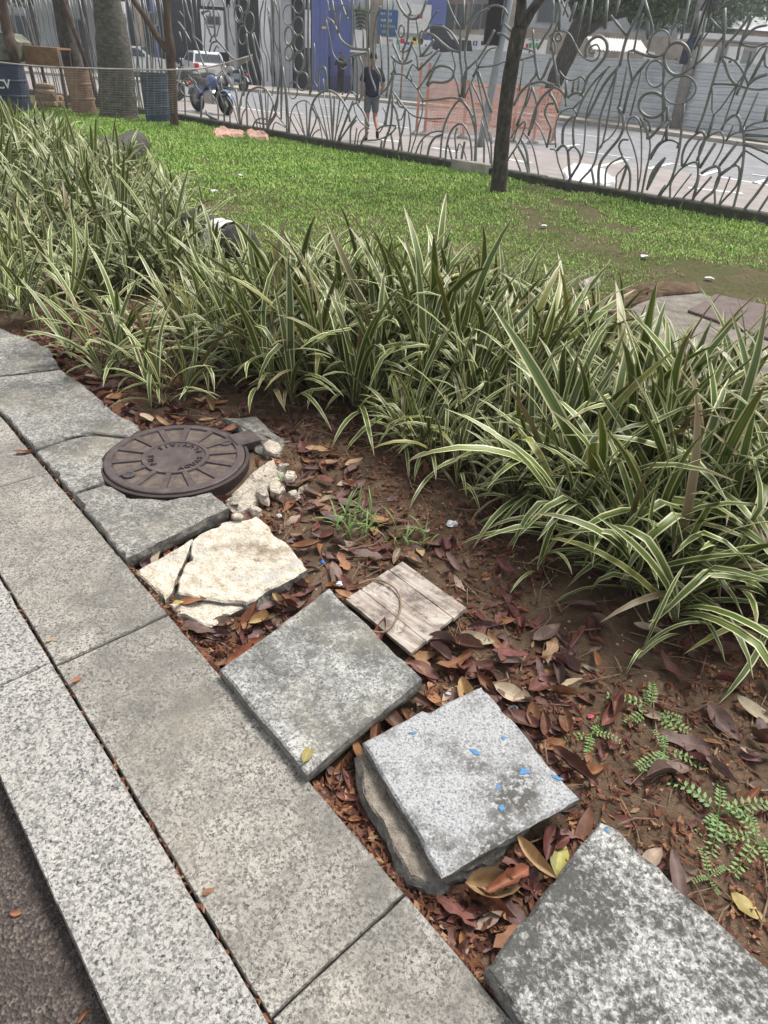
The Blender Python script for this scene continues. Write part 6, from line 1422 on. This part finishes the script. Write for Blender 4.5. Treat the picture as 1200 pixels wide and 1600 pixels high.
# ------------------------------------------------------------ people
def skin_mesh(name, nodes, edges, mat, sub=2):
    """nodes: {key: (x, y, z, r[, r2])}"""
    keys = list(nodes); me = bpy.data.meshes.new(name); me.from_pydata([nodes[k][:3] for k in keys], [(keys.index(a), keys.index(b)) for a, b in edges], [])
    o = bpy.data.objects.new('tmp', me); COL.objects.link(o)
    md = o.modifiers.new('skin', 'SKIN'); md.use_smooth_shade = True; sm = o.modifiers.new('sub', 'SUBSURF'); sm.levels = sub; sm.render_levels = sub
    sv = me.skin_vertices[0].data
    for i, k in enumerate(keys):
        n = nodes[k]; sv[i].radius = (n[3], n[4] if len(n) > 4 else n[3]); sv[i].use_root = (i == 0)
    dg = bpy.context.evaluated_depsgraph_get(); out = bpy.data.meshes.new_from_object(o.evaluated_get(dg)); bpy.data.objects.remove(o)
    out.name = name; out.materials.clear(); out.materials.append(mat); out.polygons.foreach_set('use_smooth', [True] * len(out.polygons)); return out
def person(loc, rz, label, J, shirt, shorts, shoes, skin, long_legs=False, sc=1.0):
    t = thing('person', loc, label, 'person'); t.rotation_euler.z = rz; t.scale = (sc,) * 3
    n = {'pelvis': (0, 0, 0.94, .125, .095), 'belly': (0, 0.0, 1.10, .125, .09), 'chest': (0, 0.0, 1.30, .14, .095), 'neck0': (0, 0, 1.43, .06), 'neck': (0, 0.015, 1.49, .05), 'head0': (0, 0.03, 1.55, .066, .075), 'head': (0, 0.03, 1.63, .074, .09), 'crown': (0, 0.02, 1.70, .058, .07)}
    e = [('pelvis', 'belly'), ('belly', 'chest'), ('chest', 'neck0'), ('neck0', 'neck'), ('neck', 'head0'), ('head0', 'head'), ('head', 'crown')]
    for s, sg in (('L', -1), ('R', 1)):
        for k, r_ in (('sh', .062), ('el', .042), ('wr', .028), ('palm', .032)): n[k + s] = (*J[k + s], r_)
        e += [('chest', 'sh' + s), ('sh' + s, 'el' + s), ('el' + s, 'wr' + s), ('wr' + s, 'palm' + s)]
        w_ = Vector(J['wr' + s]); pm = Vector(J['palm' + s]); d = (pm - w_).normalized(); side = d.cross(Vector((0, 0, 1)) if abs(d.z) < .8 else Vector((0, 1, 0))).normalized()
        for q in range(4):
            a = pm + side * (0.027 - 0.018 * q) + d * 0.02; l = [.055, .065, .06, .045][q]; b_ = a + d * l * .6; c_ = b_ + d * l * .3 + side.cross(d) * l * .35
            for nm, pt, r_ in (('a', a, .0105), ('b', b_, .009), ('c', c_, .008)): n[f'f{q}{nm}{s}'] = (*pt, r_)
            e += [('palm' + s, f'f{q}a{s}'), (f'f{q}a{s}', f'f{q}b{s}'), (f'f{q}b{s}', f'f{q}c{s}')]
        th = w_ + (pm - w_) * 0.4 + side * 0.04; n['th' + s] = (*th, .012); n['tt' + s] = (*(th + d * 0.045 + side * 0.012), .009); e += [('palm' + s, 'th' + s), ('th' + s, 'tt' + s)]
        for k, r_ in (('hip', .085), ('kn', .058), ('an', .036), ('toe', .034)): n[k + s] = (*J[k + s], r_)
        cal = [(J['kn' + s][i] * .66 + J['an' + s][i] * .34) for i in range(3)]; n['calf' + s] = (*cal, .057)
        e += [('pelvis', 'hip' + s), ('hip' + s, 'kn' + s), ('kn' + s, 'calf' + s), ('calf' + s, 'an' + s), ('an' + s, 'toe' + s)]
    obj('body', skin_mesh('body', n, e, skin), t)
    sh = {'c': (0, 0, 1.12, .168, .130), 'a': (0, 0, .97, .166, .135), 'a2': (0, 0, .83, .162, .135), 'b': (0, 0, 1.30, .176, .125), 'n': (0, 0.005, 1.43, .092), 'n2': (0, 0.01, 1.475, .066)}; ee = [('c', 'a'), ('a', 'a2'), ('c', 'b'), ('b', 'n'), ('n', 'n2')]
    for s in 'LR':
        S_, E_ = J['sh' + s], J['el' + s]; sh['s' + s] = (*S_, .088); sh['e' + s] = (*[S_[i] * .12 + E_[i] * .88 for i in range(3)], .072); ee += [('b', 's' + s), ('s' + s, 'e' + s)]
    obj('shirt', skin_mesh('shirt', sh, ee, shirt), t)
    so_ = {'p': (0, 0, .97, .140, .112)}; ee = []
    for s in 'LR':
        H_, K_ = J['hip' + s], J['kn' + s]; so_['h' + s] = (*H_, .104); f_ = 1.0 if long_legs else 0.86; so_['k' + s] = (*[H_[i] * (1 - f_) + K_[i] * f_ for i in range(3)], .086 if not long_legs else .07); ee += [('p', 'h' + s), ('h' + s, 'k' + s)]
        if long_legs: so_['x' + s] = (*[K_[i] * .1 + J['an' + s][i] * .9 for i in range(3)], .055); ee.append(('k' + s, 'x' + s))
    obj('trousers' if long_legs else 'shorts', skin_mesh('shorts', so_, ee, shorts), t)
    for s in 'LR':
        A_, T_ = Vector(J['an' + s]), Vector(J['toe' + s]); hl = A_ - (T_ - A_) * 0.35; hl.z = min(hl.z, A_.z) if A_.z > .15 else T_.z
        obj('shoe', skin_mesh('shoe', {'t': (*(T_ + (T_ - A_) * .25), .036), 'm': (*((T_ + A_) / 2 - Vector((0, 0, .015))), .045), 'h': (*(A_ - (T_ - A_) * .12 - Vector((0, 0, .02))), .046)}, [('t', 'm'), ('m', 'h')], shoes, 1), t)
    m = MB(); c = Vector((0, 0.012, 1.648)); vs = []; nr, ns = 6, 14
    for i in range(nr + 1):
        ph = math.pi * 0.62 * i / nr
        for k in range(ns):
            a = 6.283 * k / ns; fr_ = 1.0 if math.sin(a) < 0.2 else (0.72 if i > 3 else 1.0); ph2 = ph * fr_; vs.append((c.x + .083 * math.sin(ph2) * math.cos(a), c.y + .102 * math.sin(ph2) * math.sin(a), c.z + .098 * math.cos(ph2)))
    m.add(vs, [(i * ns + k, i * ns + (k+1) % ns, (i+1) * ns + (k+1) % ns, (i+1) * ns + k) for i in range(nr) for k in range(ns)]); obj('hair', m.mesh('hair', M['hair'], True), t)
    for sg in (-1, 1): m = MB(); m.lathe([(0.006, -.03), (.014, -.01), (.016, .012), (.006, .03)], 8, 0, (sg * .079, 0.025, 1.625)); obj('ear', m.mesh('ear', skin, True), t)
    m = MB(); m.tube([(0, .115, 1.645), (0, .138, 1.605), (0, .118, 1.597)], [.008, .014, .010], 6); obj('nose', m.mesh('nose', skin, True), t)
    for sg in (-1, 1): m = MB(); m.lathe([(.001, -.006), (.008, 0), (.001, .006)], 8, 0, (sg * .03, .112, 1.645)); obj('eye', m.mesh('eye', M['dark'], True), t)
    m = MB(); m.box((-.022, .108, 1.566), (.022, .116, 1.573)); obj('mouth', m.mesh('mouth', M['red']), t)
    return t
WALK = {'shL': (-.175, 0, 1.375), 'elL': (-.245, -.03, 1.11), 'wrL': (-.225, .13, .93), 'palmL': (-.215, .19, .88), 'shR': (.175, 0, 1.375), 'elR': (.255, -.06, 1.13), 'wrR': (.235, .14, 1.03), 'palmR': (.225, .21, 1.01),
        'hipL': (-.085, 0, .88), 'knL': (-.09, .06, .49), 'anL': (-.085, .03, .085), 'toeL': (-.095, .16, .035), 'hipR': (.085, 0, .88), 'knR': (.10, .06, .50), 'anR': (.135, -.27, .27), 'toeR': (.145, -.30, .12)}
q = g(578, 221, ZS); person((q[0], q[1], ZS), R(8), 'man in navy t-shirt and grey shorts walking away on the street', WALK, M['navy'], M['greyshort'], M['black'], M['skin'])
STAND = {'shL': (-.175, 0, 1.375), 'elL': (-.28, .02, 1.12), 'wrL': (-.17, .2, 1.05), 'palmL': (-.1, .25, 1.07), 'shR': (.175, 0, 1.375), 'elR': (.30, .0, 1.13), 'wrR': (.24, .2, 1.10), 'palmR': (.19, .26, 1.13),
         'hipL': (-.09, 0, .88), 'knL': (-.11, .03, .49), 'anL': (-.11, 0, .085), 'toeL': (-.13, .12, .035), 'hipR': (.09, 0, .88), 'knR': (.11, .05, .49), 'anR': (.12, 0, .085), 'toeR': (.15, .12, .035)}
q = g(532, 148, ZS + .12); person((q[0], min(q[1], 40.0), ZS + 0.12), R(170), 'person in black clothes standing at the gate of the blue building', STAND, M['black'], M['black'], M['black'], M['skin2'], True)

# ------------------------------------------------------------ vehicles behind the fence
def wheel(par, c, r_, wd, axis, rim):
    """tyre with rim as its sub-part, in the thing's own coordinates"""
    Mx = Matrix.Translation(Vector(c)) @ axis
    m = MB(); m.lathe([(r_ * .66, -wd / 2), (r_ * .9, -wd / 2), (r_, -wd * .3), (r_, wd * .3), (r_ * .9, wd / 2), (r_ * .66, wd / 2)], 24, 0, (0, 0, 0), Mx, cap=False)
    t = obj('wheel', m.mesh('wheel', M['rubber'], True), par)
    m = MB(); m.lathe([(r_ * .67, -wd * .35), (r_ * .6, -wd * .2), (r_ * .15, -wd * .3), (r_ * .15, wd * .3), (r_ * .6, wd * .2), (r_ * .67, wd * .35)], 20, 0, (0, 0, 0), Mx, cap=True); obj('rim', m.mesh('rim', rim, True), t); return t
def car(loc, rz, label):
    t = thing('parked_car', loc, label, 'car'); t.rotation_euler.z = rz
    W = .82; prof = [(-1.9, .35), (-1.92, .62), (-1.86, .90), (-1.70, .98), (-1.45, 1.38), (-1.2, 1.47), (.1, 1.46), (.75, 1.02), (1.65, .88), (1.88, .70), (1.90, .38)]
    m = MB(); n = len(prof); vs = []
    for s in (-1, 1):
        for x, z in prof: vs.append((x, s * (W if z < 1.0 else W - (z - 1.0) * .38), z))
    m.add(vs, [tuple(range(n - 1, -1, -1)), tuple(range(n, 2 * n))] + [(i, (i + 1) % n, n + (i + 1) % n, n + i) for i in range(n)]); obj('body', m.mesh('body', M['carwhite']), t)
    for s in (-1, 1):
        m = MB(); y = lambda z: s * ((W - (z - 1.0) * .38) + .006); m.add([(x, y(z), z) for x, z in [(-1.42, 1.03), (-1.28, 1.36), (-.35, 1.38), (-.35, 1.03)]], [(0, 1, 2, 3)]); obj('side_window', m.mesh('side_window', M['glass']), t)
        m = MB(); m.add([(x, y(z), z) for x, z in [(-.27, 1.03), (-.27, 1.38), (.08, 1.37), (.55, 1.03)]], [(0, 1, 2, 3)]); obj('side_window', m.mesh('side_window', M['glass']), t)
        m = MB(); m.box((-1.94, s * .70 - .11, .72), (-1.80, s * .70 + .11, .96), 0, None, .02); obj('tail_light', m.mesh('tail_light', M['red']), t)
        m = MB(); m.box((1.74, s * .62 - .16, .66), (1.89, s * .62 + .16, .80), 0, None, .02); obj('headlight', m.mesh('headlight', M['chrome']), t)
        m = MB(); m.box((.45, s * .92 - .09, .98), (.58, s * .92 + .09, 1.10), 0, None, .02); obj('mirror', m.mesh('mirror', M['carwhite']), t)
        for x in (-1.2, 1.2): wheel(t, (x, s * .72, .30), .30, .2, Matrix.Rotation(R(90), 4, 'X'), M['chrome'])
    m = MB(); m.add([(-1.70, -.70, 1.03), (-1.70, .70, 1.03), (-1.49, .62, 1.35), (-1.49, -.62, 1.35)], [(3, 2, 1, 0)]); obj('rear_window', m.mesh('rear_window', M['glass']), t)
    for p in t.children[-1:]: p.location.x = -0.02
    m = MB(); m.add([(.15, -.62, 1.44), (.15, .62, 1.44), (.74, .76, 1.05), (.74, -.76, 1.05)], [(0, 3, 2, 1)]); w_ = obj('windscreen', m.mesh('windscreen', M['glass']), t); w_.location = (.012, 0, .014)
    for x in (-1.96, 1.84): m = MB(); m.box((x, -.80, .36), (x + .12, .80, .56), 0, None, .03); obj('bumper', m.mesh('bumper', M['carwhite']), t)
    m = MB(); m.box((-1.935, -.22, .60), (-1.915, .22, .72)); obj('number_plate', m.mesh('number_plate', M['wallgrey']), t); return t
q = g(318, 132, ZS); car((q[0], q[1], ZS), R(118), 'white parked car seen from behind through the fence left of the shell')
q = g(225, 124, ZS); car((q[0], q[1], ZS), R(5), 'white parked car half hidden behind the palm trunk')
def motorcycle(loc, rz, label, mat):
    t = thing('motorcycle', loc, label, 'motorcycle'); t.rotation_euler.z = rz; t.rotation_euler.x = R(6)
    ax = Matrix.Rotation(R(90), 4, 'X')
    for x in (-.62, .64): wheel(t, (x, 0, .30), .30, .09, ax, M['chrome'])
    def tb(nm, pts, r_, mt, n=7): m = MB(); m.tube(catmull([np.array(p) for p in pts], 3), r_, n); obj(nm, m.mesh(nm, M[mt], True), t)
    tb('frame', [(-.62, 0, .30), (-.2, 0, .42), (.15, 0, .38), (.42, 0, .75)], .035, 'rubber')
    for s in (-1, 1): tb('fork', [(.64, s * .07, .30), (.52, s * .07, .62), (.42, s * .06, .95)], .022, 'chrome'); tb('shock', [(-.55, s * .10, .34), (-.42, s * .10, .70)], .028, 'chrome')
    tb('handlebar', [(.30, -.36, 1.02), (.40, -.2, 1.03), (.43, 0, .97), (.40, .2, 1.03), (.30, .36, 1.02)], .015, 'rubber')
    for s in (-1, 1): tb('mirror', [(.38, s * .27, 1.03), (.38, s * .30, 1.20), (.36, s * .34, 1.22)], .02, 'rubber')
    m = MB(); m.tube(catmull([np.array(p) for p in [(-.02, 0, .74), (.12, 0, .82), (.30, 0, .80), (.40, 0, .72)]], 3), [.09, .11, .13, .14, .15, .14, .13, .11, .09, .06], 10); obj('fuel_tank', m.mesh('fuel_tank', M[mat], True), t)
    m = MB(); m.tube(catmull([np.array(p) for p in [(-.75, 0, .80), (-.5, 0, .78), (-.2, 0, .74), (.0, 0, .76)]], 3), [.06, .10, .12, .13, .13, .13, .12, .11, .10, .07], 10, flat=1.0); obj('seat', m.mesh('seat', M['seat'], True), t)
    m = MB(); m.box((-.15, -.13, .26), (.22, .13, .58), 0, None, .05); obj('engine', m.mesh('engine', M['chrome']), t)
    tb('exhaust', [(.18, .13, .40), (.0, .16, .24), (-.4, .17, .28), (-.75, .18, .36)], .035, 'chrome')
    m = MB(); m.lathe([(.02, -.07), (.085, -.03), (.10, .05), (.02, .06)], 14, 0, (0, 0, 0), Matrix.Translation(Vector((.54, 0, .88))) @ Matrix.Rotation(R(90), 4, 'Y')); obj('headlight', m.mesh('headlight', M['chrome'], True), t)
    for x in (-.62, .64):
        m = MB(); vs = []
        for k in range(9):
            a = R(20 + 140 * k / 8); vs += [(x + .34 * math.cos(a), -.06, .30 + .34 * math.sin(a)), (x + .34 * math.cos(a), .06, .30 + .34 * math.sin(a))]
        m.add(vs, [(2*k, 2*k+2, 2*k+3, 2*k+1) for k in range(8)]); obj('mudguard', m.mesh('mudguard', M[mat], True), t)
    for s in (-1, 1): m = MB(); m.box((-.5, s * .12 - .02, .50), (-.12, s * .12 + .02, .70), 0, None, .02); obj('side_panel', m.mesh('side_panel', M[mat]), t)
    m = MB(); m.box((-.86, -.05, .66), (-.78, .05, .76), 0, None, .02); obj('tail_light', m.mesh('tail_light', M['red']), t); return t
q = g(328, 178, ZS); motorcycle((q[0], q[1] + .3, ZS), R(-35), 'blue motorcycle parked right behind the fence', 'bikeblue')
q = g(300, 160, ZS); motorcycle((q[0], q[1] + .5, ZS), R(200), 'black motorcycle parked behind the blue one', 'c_dark')
q = g(365, 142, ZS); motorcycle((q[0], q[1], ZS), R(150), 'grey motorcycle parked across the street in front of dark openings', 'steelpole')

# ------------------------------------------------------------ added pale volume, imitates lens veiling over the street
hz_m = bpy.data.materials.new('haze'); hz_m.use_nodes = True; t_ = hz_m.node_tree; t_.nodes.clear()
pv = t_.nodes.new('ShaderNodeVolumePrincipled'); pv.inputs['Color'].default_value = (0.92, 0.95, 1.0, 1); pv.inputs['Density'].default_value = 0.0014; pv.inputs['Anisotropy'].default_value = 0.2
t_.links.new(pv.outputs[0], t_.nodes.new('ShaderNodeOutputMaterial').inputs['Volume'])
m = MB(); m.box((-160, -160, -1.3), (160, 240, 13)); o = obj('haze', m.mesh('haze', hz_m), kind='stuff', label='thin pale humid air over the street', cat='haze')
